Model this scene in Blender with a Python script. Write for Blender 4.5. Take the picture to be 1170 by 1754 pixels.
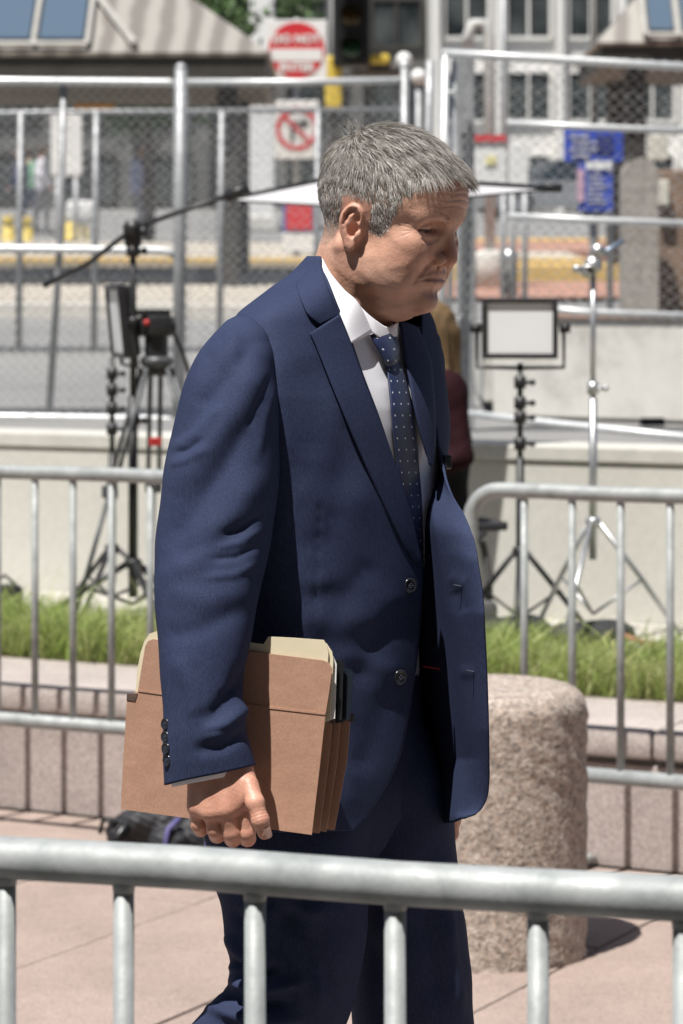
import bpy, bmesh, math, random
import numpy as np
from mathutils import Vector, Matrix

random.seed(7)
RNG = np.random.default_rng(11)
for _o in list(bpy.data.objects):
    bpy.data.objects.remove(_o)

# ------------------------------------------------------------------ camera
FPX, HX, HY, CAMH = 5000.0, 585.0, 510.0, 1.58      # focal length in photo pixels, principal column, horizon row, eye height
SCN = bpy.context.scene
COL = SCN.collection
cam_data = bpy.data.cameras.new('camera')
cam_data.sensor_fit = 'VERTICAL'
cam_data.sensor_height = 36.0
cam_data.lens = FPX / 1754.0 * 36.0
cam_data.shift_y = (HY - 877.0) / 1754.0
cam_data.clip_start = 0.1
cam_data.clip_end = 600.0
cam_data.dof.use_dof = True
cam_data.dof.focus_distance = 3.62
cam_data.dof.aperture_fstop = 9.2
cam_data.dof.aperture_blades = 9
cam = bpy.data.objects.new('camera', cam_data)
COL.objects.link(cam)
cam.location = (0, 0, CAMH)
cam.rotation_euler = (math.radians(90), 0, 0)
SCN.camera = cam

# ------------------------------------------------------------------ sky and sun
SUN_TRAVEL = Vector((0.26, 0.37, -1.0)).normalized()
sun_elev = math.asin(-SUN_TRAVEL.z)
to_sun = -SUN_TRAVEL
sun_azim = math.atan2(to_sun.x, to_sun.y)            # clockwise from +Y
world = bpy.data.worlds.new('World')
SCN.world = world
world.use_nodes = True
_wn = world.node_tree
_wn.nodes.clear()
_sky = _wn.nodes.new('ShaderNodeTexSky')
_sky.sky_type = 'NISHITA'
_sky.sun_disc = False
_sky.sun_elevation = sun_elev
_sky.sun_rotation = sun_azim
_sky.dust_density = 1.5
_bg = _wn.nodes.new('ShaderNodeBackground')
_bg.inputs['Strength'].default_value = 0.05
_out = _wn.nodes.new('ShaderNodeOutputWorld')
_wn.links.new(_sky.outputs[0], _bg.inputs[0])
_wn.links.new(_bg.outputs[0], _out.inputs[0])
sun_data = bpy.data.lights.new('sun', 'SUN')
sun_data.energy = 5.0
sun_data.angle = math.radians(0.53)
sun_data.color = (1.0, 0.965, 0.915)
sun = bpy.data.objects.new('sun', sun_data)
COL.objects.link(sun)
sun.rotation_euler = SUN_TRAVEL.to_track_quat('-Z', 'Y').to_euler()
sun.location = (-4, -3, 12)
SCN.view_settings.view_transform = 'Standard'
SCN.view_settings.look = 'None'
SCN.view_settings.exposure = 0.45
SCN.view_settings.gamma = 1.0
SCN.cycles.max_bounces = 8
SCN.cycles.transparent_max_bounces = 12
SCN.cycles.sample_clamp_indirect = 6.0

# ------------------------------------------------------------------ helpers
def W(px, py, d):
    """A point seen at photo pixel (px, py), d metres in front of the camera."""
    return Vector(((px - HX) * d / FPX, d, CAMH - (py - HY) * d / FPX))

def Wn(px, py, d):
    px = np.asarray(px, float); py = np.asarray(py, float); d = np.asarray(d, float)
    px, py, d = np.broadcast_arrays(px, py, d)
    return np.stack([(px - HX) * d / FPX, d, CAMH - (py - HY) * d / FPX], -1)

def ground_at(px, py, z=0.0):
    d = (CAMH - z) * FPX / (py - HY)
    return Vector(((px - HX) * d / FPX, d, z))

def empty(name, loc=(0, 0, 0), rz=0.0, label=None, cat=None, group=None):
    o = bpy.data.objects.new(name, None)
    o.empty_display_size = 0.1
    COL.objects.link(o)
    o.location = loc
    o.rotation_euler = (0, 0, rz)
    tag(o, label, cat, group)
    return o

def tag(o, label=None, cat=None, group=None, kind=None):
    if label: o['label'] = label
    if cat: o['category'] = cat
    if group: o['group'] = group
    if kind: o['kind'] = kind
    return o

def mesh_obj(name, verts, faces, mat=None, parent=None, smooth=False, world_coords=True):
    """One mesh object. Vertices are in world space unless world_coords is False; a parent's placement is undone."""
    me = bpy.data.meshes.new(name)
    v = np.asarray(verts, dtype=np.float32).reshape(-1, 3)
    o = bpy.data.objects.new(name, me)
    COL.objects.link(o)
    if parent is not None:
        o.parent = parent
        if world_coords:
            m = world_matrix(parent).inverted()
            mm = np.array(m, dtype=np.float32)
            v = v @ mm[:3, :3].T + mm[:3, 3]
    if isinstance(faces, np.ndarray) and faces.ndim == 2:
        nf, k = faces.shape
        me.vertices.add(len(v)); me.vertices.foreach_set('co', v.ravel())
        me.loops.add(nf * k); me.loops.foreach_set('vertex_index', faces.astype(np.int32).ravel())
        me.polygons.add(nf); me.polygons.foreach_set('loop_start', np.arange(0, nf * k, k, dtype=np.int32))
        me.update(calc_edges=True); me.validate()
    else:
        me.from_pydata([tuple(p) for p in v.tolist()], [], [tuple(f) for f in faces])
        me.update()
    if smooth:
        me.polygons.foreach_set('use_smooth', np.ones(len(me.polygons), dtype=bool))
    if mat is not None:
        for m_ in (mat if isinstance(mat, (list, tuple)) else [mat]):
            me.materials.append(m_)
    return o

def world_matrix(o):
    m = Matrix.LocRotScale(o.location, o.rotation_euler, o.scale)
    return world_matrix(o.parent) @ m if o.parent else m

class MB:
    """Collects shapes that belong to one mesh."""
    def __init__(self):
        self.v, self.f = [], []
    def add(self, v, f):
        b = len(self.v)
        self.v.extend([tuple(p) for p in v])
        self.f.extend([tuple(i + b for i in q) for q in f])
        return self
    def box(self, c, s, rz=0.0, bev=0.0, rot=None):
        x, y, z = s[0] / 2, s[1] / 2, s[2] / 2
        if bev <= 0:
            v = [(-x, -y, -z), (x, -y, -z), (x, y, -z), (-x, y, -z), (-x, -y, z), (x, -y, z), (x, y, z), (-x, y, z)]
            f = [(3, 2, 1, 0), (4, 5, 6, 7), (0, 1, 5, 4), (1, 2, 6, 5), (2, 3, 7, 6), (3, 0, 4, 7)]
        else:
            bm = bmesh.new()
            bmesh.ops.create_cube(bm, size=1.0)
            for q in bm.verts: q.co = Vector((q.co.x * s[0], q.co.y * s[1], q.co.z * s[2]))
            bmesh.ops.bevel(bm, geom=list(bm.edges), offset=bev, segments=2, profile=0.5, affect='EDGES')
            bm.verts.index_update()
            v = [tuple(q.co) for q in bm.verts]; f = [tuple(q.index for q in p.verts) for p in bm.faces]
            bm.free()
        R = rot if rot is not None else Matrix.Rotation(rz, 3, 'Z')
        c = Vector(c)
        return self.add([tuple(R @ Vector(p) + c) for p in v], f)
    def tube(self, pts, rad, n=10, cap=True):
        pts = [Vector(p) for p in pts]
        if not hasattr(rad, '__len__'): rad = [rad] * len(pts)
        t0 = (pts[1] - pts[0]).normalized()
        up = Vector((0, 0, 1)) if abs(t0.z) < 0.9 else Vector((0, 1, 0))
        nrm = t0.cross(up).normalized()
        rings = []
        for i, p in enumerate(pts):
            a = pts[max(i - 1, 0)]; b = pts[min(i + 1, len(pts) - 1)]
            t = (b - a).normalized()
            nrm = (nrm - t * nrm.dot(t)).normalized()
            bi = t.cross(nrm)
            rings.append([p + (nrm * math.cos(2 * math.pi * k / n) + bi * math.sin(2 * math.pi * k / n)) * rad[i] for k in range(n)])
        v = [tuple(q) for r in rings for q in r]
        f = []
        for i in range(len(pts) - 1):
            for k in range(n):
                f.append((i * n + k, i * n + (k + 1) % n, (i + 1) * n + (k + 1) % n, (i + 1) * n + k))
        if cap:
            f.append(tuple(range(n - 1, -1, -1)))
            f.append(tuple((len(pts) - 1) * n + k for k in range(n)))
        return self.add(v, f)
    def lathe(self, prof, c=(0, 0, 0), n=32):
        """prof: (radius, z) from bottom to top."""
        c = Vector(c); v = []; f = []
        for r, z in prof:
            for k in range(n):
                a = 2 * math.pi * k / n
                v.append((c.x + r * math.cos(a), c.y + r * math.sin(a), c.z + z))
        m = len(prof)
        for i in range(m - 1):
            for k in range(n):
                f.append((i * n + k, i * n + (k + 1) % n, (i + 1) * n + (k + 1) % n, (i + 1) * n + k))
        f.append(tuple(range(n - 1, -1, -1)))
        f.append(tuple((m - 1) * n + k for k in range(n)))
        return self.add(v, f)
    def sphere(self, c, r, nu=14, nv=9):
        c = Vector(c)
        if not hasattr(r, '__len__'): r = (r, r, r)
        v = [(c.x, c.y, c.z - r[2])]
        for i in range(1, nv):
            t = math.pi * i / nv - math.pi / 2
            for k in range(nu):
                a = 2 * math.pi * k / nu
                v.append((c.x + r[0] * math.cos(t) * math.cos(a), c.y + r[1] * math.cos(t) * math.sin(a), c.z + r[2] * math.sin(t)))
        v.append((c.x, c.y, c.z + r[2]))
        f = [(0, 1 + (k + 1) % nu, 1 + k) for k in range(nu)]
        for i in range(nv - 2):
            for k in range(nu):
                a = 1 + i * nu
                f.append((a + k, a + (k + 1) % nu, a + nu + (k + 1) % nu, a + nu + k))
        a = 1 + (nv - 2) * nu
        f += [(a + k, a + (k + 1) % nu, len(v) - 1) for k in range(nu)]
        return self.add(v, f)
    def prism(self, poly, y0, y1, fix=None):
        """A polygon in XZ pushed along Y from y0 to y1."""
        n = len(poly)
        v = [(p[0], y0, p[1]) for p in poly] + [(p[0], y1, p[1]) for p in poly]
        f = [tuple(range(n)), tuple(range(2 * n - 1, n - 1, -1))]
        f += [((i + 1) % n, i, n + i, n + (i + 1) % n) for i in range(n)]
        return self.add(v, f)
    def build(self, name, mat=None, parent=None, smooth=False, world_coords=True, sharp=None):
        o = mesh_obj(name, self.v, self.f, mat, parent, smooth, world_coords)
        if sharp is not None:
            o.data.polygons.foreach_set('use_smooth', np.ones(len(o.data.polygons), dtype=bool))
            o.data.set_sharp_from_angle(angle=math.radians(sharp))
        return o

def copy_tree(o, parent=None):
    c = o.copy()
    COL.objects.link(c)
    c.parent = parent
    for ch in list(o.children):
        copy_tree(ch, c)
    return c

# ------------------------------------------------------------------ materials
def new_mat(name):
    m = bpy.data.materials.new(name)
    m.use_nodes = True
    nt = m.node_tree
    b = nt.nodes['Principled BSDF']
    return m, nt, b

def N(nt, kind, **kw):
    n = nt.nodes.new(kind)
    for k, v in kw.items():
        if k in n.inputs: n.inputs[k].default_value = v
        else: setattr(n, k, v)
    return n

def ramp(nt, fac, stops, interp='LINEAR'):
    r = nt.nodes.new('ShaderNodeValToRGB')
    r.color_ramp.interpolation = interp
    el = r.color_ramp.elements
    while len(el) < len(stops): el.new(0.5)
    for e, (p, c) in zip(el, stops):
        e.position = p
        e.color = (*c, 1) if len(c) == 3 else c
    nt.links.new(fac, r.inputs[0])
    return r.outputs[0]

def mixc(nt, fac, a, b, blend='MIX'):
    m = nt.nodes.new('ShaderNodeMix'); m.data_type = 'RGBA'; m.blend_type = blend
    for sock, val in ((m.inputs[0], fac), (m.inputs[6], a), (m.inputs[7], b)):
        if hasattr(val, 'is_linked'): nt.links.new(val, sock)
        elif isinstance(val, (int, float)): sock.default_value = val
        else: sock.default_value = (*val, 1)
    return m.outputs[2]

def noise(nt, scale, detail=4.0, rough=0.55, coord='Object', dist=0.0):
    tc = nt.nodes.new('ShaderNodeTexCoord')
    n = nt.nodes.new('ShaderNodeTexNoise')
    n.inputs['Scale'].default_value = scale; n.inputs['Detail'].default_value = detail
    n.inputs['Roughness'].default_value = rough; n.inputs['Distortion'].default_value = dist
    nt.links.new(tc.outputs[coord], n.inputs['Vector'])
    return n.outputs['Fac']

def bump(nt, b, height, strength=0.3, dist=0.01, prev=None):
    n = nt.nodes.new('ShaderNodeBump')
    n.inputs['Strength'].default_value = strength; n.inputs['Distance'].default_value = dist
    nt.links.new(height, n.inputs['Height'])
    if prev is not None: nt.links.new(prev, n.inputs['Normal'])
    nt.links.new(n.outputs[0], b.inputs['Normal'])
    return n.outputs[0]

def simple(name, col, rough=0.6, metal=0.0, var=0.12, scale=6.0, bmp=0.0, bscale=80.0, spec=0.5):
    """Plain paint, plastic or metal with a little uneven colour and fine relief."""
    m, nt, b = new_mat(name)
    lo = tuple(c * (1 - var) for c in col); hi = tuple(min(1, c * (1 + var)) for c in col)
    nt.links.new(ramp(nt, noise(nt, scale), [(0.3, lo), (0.7, hi)]), b.inputs['Base Color'])
    b.inputs['Roughness'].default_value = rough
    b.inputs['Metallic'].default_value = metal
    b.inputs['Specular IOR Level'].default_value = spec
    if bmp: bump(nt, b, noise(nt, bscale, 3), bmp, 0.004)
    return m

def granite(name, cols, scale, rough=0.75, bmp=0.35, extra=None):
    """Speckled stone: crystal cells of several colours with stains."""
    m, nt, b = new_mat(name)
    tc = nt.nodes.new('ShaderNodeTexCoord')
    v = nt.nodes.new('ShaderNodeTexVoronoi'); v.inputs['Scale'].default_value = scale
    nt.links.new(tc.outputs['Object'], v.inputs['Vector'])
    sep = nt.nodes.new('ShaderNodeSeparateColor'); nt.links.new(v.outputs['Color'], sep.inputs[0])
    k = len(cols)
    c = ramp(nt, sep.outputs[0], [(i / k, q) for i, q in enumerate(cols)], 'CONSTANT')
    v2 = nt.nodes.new('ShaderNodeTexVoronoi'); v2.inputs['Scale'].default_value = scale * 2.3
    nt.links.new(tc.outputs['Object'], v2.inputs['Vector'])
    sep2 = nt.nodes.new('ShaderNodeSeparateColor'); nt.links.new(v2.outputs['Color'], sep2.inputs[0])
    c2 = ramp(nt, sep2.outputs[1], [(i / k, q) for i, q in enumerate(cols)], 'CONSTANT')
    c = mixc(nt, 0.5, c, c2)
    big = noise(nt, 2.2, 5, 0.6)
    c = mixc(nt, 1.0, c, ramp(nt, big, [(0.3, (0.82, 0.80, 0.78)), (0.65, (1.08, 1.06, 1.04))]), 'MULTIPLY')
    c = mixc(nt, ramp(nt, noise(nt, 7.5, 7, 0.72, 'Object', 1.2), [(0.54, (0, 0, 0)), (0.70, (0.34, 0.34, 0.34))]), c, tuple(q * 0.55 for q in cols[0]))
    c = mixc(nt, ramp(nt, noise(nt, 26, 4, 0.6), [(0.70, (0, 0, 0)), (0.74, (0.4, 0.4, 0.4))]), c, tuple(q * 0.5 for q in cols[0]))
    nt.links.new(c, b.inputs['Base Color'])
    b.inputs['Roughness'].default_value = rough
    p = bump(nt, b, noise(nt, scale * 0.6, 4, 0.65), bmp, 0.01)
    bump(nt, b, v.outputs['Distance'], bmp * 0.6, 0.004, p)
    return m

def galvanised(name, lo=(0.42, 0.44, 0.45), hi=(0.66, 0.68, 0.69), metal=0.55, rough=0.42, scale=28):
    m, nt, b = new_mat(name)
    n1 = noise(nt, scale, 5, 0.65); n2 = noise(nt, 140, 3, 0.6)
    c = ramp(nt, n1, [(0.3, lo), (0.68, hi)])
    c = mixc(nt, ramp(nt, n2, [(0.62, (0, 0, 0)), (0.74, (0.35, 0.35, 0.35))]), c, (0.2, 0.2, 0.2))
    c = mixc(nt, ramp(nt, noise(nt, 9, 6, 0.7, 'Object', 0.8), [(0.50, (0, 0, 0)), (0.72, (0.5, 0.5, 0.5))]), c, tuple(q * 0.62 for q in lo))
    c = mixc(nt, ramp(nt, noise(nt, 45, 5, 0.7), [(0.66, (0, 0, 0)), (0.78, (0.55, 0.55, 0.55))]), c, (0.55, 0.56, 0.56))
    nt.links.new(c, b.inputs['Base Color'])
    b.inputs['Metallic'].default_value = metal
    r = ramp(nt, n1, [(0.3, (rough + .12,) * 3), (0.7, (rough - .06,) * 3)])
    nt.links.new(r, b.inputs['Roughness'])
    bump(nt, b, n2, 0.12, 0.003)
    return m
# ================================================================== the man in the suit
MAN_D = 3.76
PHI = math.radians(33)            # he walks to the right, turned this far towards the camera
FWD = np.array([math.cos(PHI), -math.sin(PHI), 0.0])
RGT = np.array([-math.sin(PHI), -math.cos(PHI), 0.0])

def smin(a, b, k):
    h = np.clip(0.5 + 0.5 * (b - a) / k, 0, 1)
    return b * (1 - h) + a * h - k * h * (1 - h)

class Field:
    """A signed distance field on a regular grid; surface() turns it into a closed skin."""
    def __init__(self, lo, hi, h):
        self.lo = np.array(lo, float); self.h = h
        self.n = [int((b - a) / h) + 1 for a, b in zip(lo, hi)]
        self.v = np.full(self.n, 1e3, np.float32)
    def _box(self, lo, hi):
        s = []
        for i in range(3):
            a = max(int((lo[i] - self.lo[i]) / self.h), 0); b = min(int((hi[i] - self.lo[i]) / self.h) + 2, self.n[i])
            if b <= a: return None
            s.append((a, b))
        ax = [(self.lo[i] + self.h * np.arange(*s[i])).astype(np.float32) for i in range(3)]
        return tuple(slice(*q) for q in s), np.meshgrid(*ax, indexing='ij', sparse=True)
    def _apply(self, lo, hi, fn, k, sub):
        pad = 2.2 * k + 4 * self.h
        r = self._box([a - pad for a in lo], [b + pad for b in hi])
        if r is None: return
        sl, (x, y, z) = r
        d = fn(x, y, z)
        cur = self.v[sl]
        self.v[sl] = -smin(-cur, d, k) if sub else smin(cur, d, k)
    def ell(self, c, r, k=8.0, sub=False, rot=None):
        c = np.array(c, float); r = np.array(r, float)
        def fn(x, y, z):
            p = [x - c[0], y - c[1], z - c[2]]
            if rot is not None:
                p = [sum(rot[j][i] * p[j] for j in range(3)) for i in range(3)]
            k0 = np.sqrt(sum((p[i] / r[i]) ** 2 for i in range(3))) + 1e-6
            k1 = np.sqrt(sum((p[i] / r[i] ** 2) ** 2 for i in range(3))) + 1e-9
            return k0 * (k0 - 1) / k1
        m = r.max() if rot is not None else r
        self._apply(c - m, c + m, fn, k, sub)
    def cap(self, a, b, ra, rb, k=8.0, sub=False):
        a = np.array(a, float); b = np.array(b, float); ab = b - a; L = ab @ ab + 1e-9
        def fn(x, y, z):
            t = np.clip(((x - a[0]) * ab[0] + (y - a[1]) * ab[1] + (z - a[2]) * ab[2]) / L, 0, 1)
            return np.sqrt((x - a[0] - t * ab[0]) ** 2 + (y - a[1] - t * ab[1]) ** 2 + (z - a[2] - t * ab[2]) ** 2) - (ra + (rb - ra) * t)
        m = max(ra, rb)
        self._apply(np.minimum(a, b) - m, np.maximum(a, b) + m, fn, k, sub)
    def chain(self, pts, rad, k=8.0, sub=False):
        for i in range(len(pts) - 1):
            self.cap(pts[i], pts[i + 1], rad[i], rad[i + 1], k, sub)
    def front(self, r, u, off=0.0):
        """Foremost point of the skin on the line (r, u), moved by off along the forward axis."""
        j = int(round((r - self.lo[1]) / self.h)); k = int(round((u - self.lo[2]) / self.h))
        col_ = self.v[:, j, k]; i = np.nonzero(col_ < 0)[0].max()
        f0, f1 = col_[i], col_[i + 1]
        return (self.lo[0] + self.h * (i + f0 / (f0 - f1)) + off, r, u)
    def surface(self, v=None):
        v = self.v if v is None else v
        ins = v < 0
        nx, ny, nz = v.shape
        cnt = np.zeros((nx - 1, ny - 1, nz - 1), np.int8)
        offs = [(i, j, k) for i in (0, 1) for j in (0, 1) for k in (0, 1)]
        for (i, j, k) in offs:
            cnt += ins[i:nx - 1 + i, j:ny - 1 + j, k:nz - 1 + k]
        act = np.argwhere((cnt > 0) & (cnt < 8))
        idx = np.full(cnt.shape, -1, np.int32)
        idx[act[:, 0], act[:, 1], act[:, 2]] = np.arange(len(act))
        cv = np.stack([v[act[:, 0] + i, act[:, 1] + j, act[:, 2] + k] for (i, j, k) in offs], 1)
        pos = np.zeros((len(act), 3)); num = np.zeros(len(act))
        for a in range(8):
            for b in range(a + 1, 8):
                if sum(abs(offs[a][q] - offs[b][q]) for q in range(3)) != 1: continue
                va, vb = cv[:, a], cv[:, b]
                m = (va < 0) != (vb < 0)
                t = np.where(m, va / np.where(m, va - vb, 1), 0)
                pos += np.where(m[:, None], np.array(offs[a]) + t[:, None] * (np.array(offs[b]) - np.array(offs[a])), 0)
                num += m
        pos = act + pos / num[:, None]
        faces = []
        for ax in range(3):
            o1, o2 = [(1, 2), (2, 0), (0, 1)][ax]
            sl0 = [slice(1, -1)] * 3; sl1 = [slice(1, -1)] * 3
            sl0[ax] = slice(0, -1); sl1[ax] = slice(1, None)
            A, B = ins[tuple(sl0)], ins[tuple(sl1)]
            for flip, m in ((False, A & ~B), (True, B & ~A)):
                e = np.argwhere(m)
                if not len(e): continue
                base = e.copy()
                for q in range(3):
                    if q != ax: base[:, q] += 1
                def cell(d1, d2):
                    c = base.copy(); c[:, o1] -= d1; c[:, o2] -= d2
                    return idx[c[:, 0], c[:, 1], c[:, 2]]
                q = np.stack([cell(1, 1), cell(0, 1), cell(0, 0), cell(1, 0)], 1)
                faces.append(q[:, ::-1] if flip else q)
        return self.lo + self.h * pos, np.concatenate(faces)

def relax(v, f, it=2, lam=0.5):
    n = len(v)
    e = np.concatenate([f[:, [0, 1]], f[:, [1, 2]], f[:, [2, 3]], f[:, [3, 0]]])
    e = np.concatenate([e, e[:, ::-1]])
    deg = np.bincount(e[:, 0], minlength=n)[:, None]
    for _ in range(it):
        s = np.stack([np.bincount(e[:, 0], weights=v[e[:, 1], q], minlength=n) for q in range(3)], 1)
        v = v + lam * (s / np.maximum(deg, 1) - v)
    return v

def vert_normals(v, f):
    a = v[f[:, 2]] - v[f[:, 0]]; b = v[f[:, 3 % f.shape[1]]] - v[f[:, 1]]
    fn = np.cross(a, b)
    n = np.zeros_like(v)
    for q in range(f.shape[1]):
        for c in range(3):
            n[:, c] += np.bincount(f[:, q], weights=fn[:, c], minlength=len(v))
    return n / (np.linalg.norm(n, axis=1, keepdims=True) + 1e-12)

# ------------------------------------------------------------------ head (millimetres: f forward, r to his right, u up; origin between the ears)
def build_head():
    H = Field((-112, -6, -200), (134, 96, 144), 1.25)
    E, C = H.ell, H.cap
    E((-2, 0, 50), (98, 76, 84), 1)
    E((48, 0, 56), (48, 63, 48), 26)
    E((44, 0, -8), (49, 58, 60), 20)
    E((46, 0, -47), (45, 47, 38), 20)
    E((16, 50, -40), (26, 13, 32), 18)
    E((48, 45, -38), (32, 17, 30), 18)
    E((82, 0, -69), (15.5, 21, 15.5), 11)
    C((86, 8, 42), (73, 47, 37), 9.5, 8, 14)
    E((92, 34, 26), (13, 18, 9), 10, True)
    E((64, 46, 3), (21, 17, 14), 16)
    E((60, 43, -17), (25, 18, 22), 14)
    # neck and the flesh under the chin
    C((-20, 0, -18), (-31, 0, -132), 57, 60, 14)
    E((28, 0, -82), (46, 41, 27), 20)
    C((-18, 56, -24), (22, 24, -150), 12, 12, 14)
    # nose
    C((88, 0, 34), (102, 0, -1), 6.0, 8.0, 8)
    E((104, 0, -8), (9.5, 9.5, 9), 5)
    E((92, 13.5, -11.5), (12, 6.5, 8.5), 4)
    C((101, 0, -12), (86, 0, -23), 5.5, 5, 5)
    H.chain([(80, 21.5, -2), (78, 23, -10), (84, 20.5, -18)], (2.2, 2.4, 2.0), 2.5, True)
    E((94, 8.0, -21.5), (6, 3.0, 3.6), 1.4, True)
    # mouth
    E((70, 0, -36), (18, 36, 24), 13)
    E((71, 36, -9), (17, 15, 15), 11)
    FR = H.front
    H.chain([FR(0, -31, -1.8), FR(9, -31.2, -2.0), FR(18, -33.0, -2.4), FR(30, -37.5, -2.6)], (3.8, 3.7, 3.2, 2.0), 4)
    H.chain([FR(0, -43, -1.6), FR(9, -43, -1.8), FR(18, -42, -2.2), FR(29, -39.5, -2.6)], (4.8, 4.6, 3.8, 2.0), 4)
    H.chain([FR(0, -37, 0.5), FR(8, -37, 0.3), FR(16, -37.6, 0.2), FR(26, -39.0, -0.2), FR(37, -43.0, 0.2)], (1.9, 1.9, 1.9, 1.9, 1.3), 1.0, True)
    H.chain([FR(0, -54, 2.5), FR(10, -54, 2.5), FR(20, -52, 3.0)], (5.0, 4.6, 3.5), 7, True)
    H.chain([FR(20, -14, 0.2), FR(28, -23, 0.0), FR(36, -34, 0.2), FR(41, -46, 0.8)], (2.0, 2.4, 2.2, 1.5), 4, True)     # fold from nose to mouth
    # eye: lids over the ball, crease above, slit, pouch below
    E((68.5, 35, 26.5), (15.2, 17, 14.2), 3)
    H.chain([FR(22, 31.0, 0.0), FR(30, 33, -0.2), FR(40, 32.5, -0.2), FR(52, 27, 0.2)], (1.5, 1.8, 1.8, 1.4), 1.8, True)
    H.chain([FR(21, 23, -0.4), FR(29, 22, -1.0), FR(38, 21.5, -1.0), FR(51, 22.5, -0.2)], (1.5, 2.4, 2.4, 1.4), 0.7, True)
    H.chain([FR(23, 13, 0.6), FR(34, 9.5, 0.8), FR(46, 12, 0.8)], (2.0, 2.4, 2.0), 4, True)
    # ear
    r0 = 67.0
    def e3(f, u, o): return (f * 0.84 - 1, r0 + o * 0.66, u * 0.92 - 3)
    E(e3(-8, 9, 3), (15, 4.5, 25), 5)
    E(e3(-5, 4, -2), (11, 9, 21), 6)
    hel = [(2, 6, 5), (6, 16, 6), (6, 27, 8), (1, 35, 10), (-8, 37.5, 12), (-17, 33, 14), (-22, 23, 15), (-22.5, 11, 15), (-19, 0, 13), (-13, -10, 10), (-8, -17, 8)]
    hel = np.array(hel, float); tq = np.linspace(0, 1, len(hel)); tt = np.linspace(0, 1, 40)
    hel = np.stack([np.interp(tt, tq, hel[:, q]) for q in range(3)], 1)
    for _ in range(3): hel[1:-1] = 0.25 * hel[:-2] + 0.5 * hel[1:-1] + 0.25 * hel[2:]
    H.chain([e3(*p) for p in hel], [3.3] * 40, 1.2)
    H.chain([e3(*p) for p in [(-4, 28, 8), (-10, 21, 9.5), (-14, 11, 10), (-12, 0, 9.5), (-7, -8, 9)]], [2.4, 2.8, 3.0, 3.0, 3.2], 3)
    E(e3(-4, -18, 6), (7.5, 4, 8), 4)
    E(e3(-2, 4, 9), (7.5, 8, 10), 2.5, True)
    E(e3(0, 22, 9), (4.5, 4, 8), 2.5, True)
    H.chain([e3(*p) for p in [(-3, 33, 13.5), (-12, 31, 14.5), (-18, 22, 16), (-18.5, 10, 16)]], [1.6, 1.8, 1.8, 1.4], 1.8, True)
    E(e3(6, -2, 6), (4.2, 4.5, 6), 3)
    # mirror the half
    k0 = int(round((0 - H.lo[1]) / H.h))
    half = H.v[:, k0:, :]
    full = np.concatenate([half[:, :0:-1, :], half], 1)
    G = Field.__new__(Field); G.lo = np.array([H.lo[0], -(half.shape[1] - 1) * H.h, H.lo[2]]); G.h = H.h; G.n = full.shape; G.v = full
    # open at the base of the neck is closed off below
    G.v[:, :, 0] = 5.0
    v, f = G.surface()
    v = relax(v, f, 2, 0.4)
    n = vert_normals(v, f)
    F_, R_, U_ = v[:, 0], v[:, 1], v[:, 2]
    aR = np.abs(R_)
    disp = np.zeros(len(v))
    fh = (F_ > 62) & (U_ > 48) & (U_ < 100)
    for u0, amp, ph in ((59, 0.7, 0.3), (67, 0.7, 1.4), (75, 0.55, 2.2), (83, 0.3, 4)):
        uu = u0 + 1.6 * np.sin(R_ / 11 + ph) - 0.0016 * R_ ** 2
        disp -= fh * amp * np.exp(-((U_ - uu) / 1.5) ** 2) * np.clip((50 - aR) / 18, 0, 1)
        disp += fh * 0.22 * np.exp(-((U_ - uu - 3.6) / 2.0) ** 2) * np.clip((50 - aR) / 18, 0, 1)
    for k, (da, amp) in enumerate(((0.35, 0.4), (0.0, 0.45), (-0.35, 0.4), (-0.7, 0.3))):    # crow's feet
        t = (aR - 48) * 0.6 + (72 - F_) * 0.8
        uu = 22 + da * t
        disp -= amp * np.exp(-((U_ - uu) / 1.1) ** 2) * np.clip(t / 5, 0, 1) * np.clip((24 - t) / 8, 0, 1) * (F_ > 40)
    # frown line above the nose
    disp -= 0.8 * np.exp(-((aR - 6) / 1.4) ** 2) * np.exp(-((U_ - 47) / 7) ** 2) * (F_ > 85)
    # neck creases
    for u0 in (-104, -122):
        disp -= 1.0 * np.exp(-((U_ - u0 - 0.25 * F_ + 8) / 1.8) ** 2) * (U_ < -90) * (F_ > -20)
    # uneven flesh
    disp += 0.35 * np.sin(F_ / 7.3 + 1.7 * np.sin(U_ / 9.1)) * np.sin(U_ / 6.1 + R_ / 8.7) * (U_ < 45)
    v = v + n * disp[:, None]
    return v, f, vert_normals(v, f)

HEAD_YAW, HEAD_PITCH = math.radians(30), math.radians(15)
HEAD_O = np.array(W(656, 398, MAN_D))
_hF = np.array([math.cos(HEAD_YAW), -math.sin(HEAD_YAW), 0.0]); _hR = np.array([-math.sin(HEAD_YAW), -math.cos(HEAD_YAW), 0.0])
_hZ = np.array([0, 0, 1.0])
HEAD_f = _hF * math.cos(HEAD_PITCH) - _hZ * math.sin(HEAD_PITCH)
HEAD_u = _hF * math.sin(HEAD_PITCH) + _hZ * math.cos(HEAD_PITCH)
HEAD_r = _hR
def head_w(p):
    p = np.asarray(p, float) / 1000.0
    return HEAD_O + p[..., 0:1] * HEAD_f + p[..., 1:2] * HEAD_r + p[..., 2:3] * HEAD_u
def head_vec(p):
    p = np.asarray(p, float)
    return p[..., 0:1] * HEAD_f + p[..., 1:2] * HEAD_r + p[..., 2:3] * HEAD_u

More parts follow.
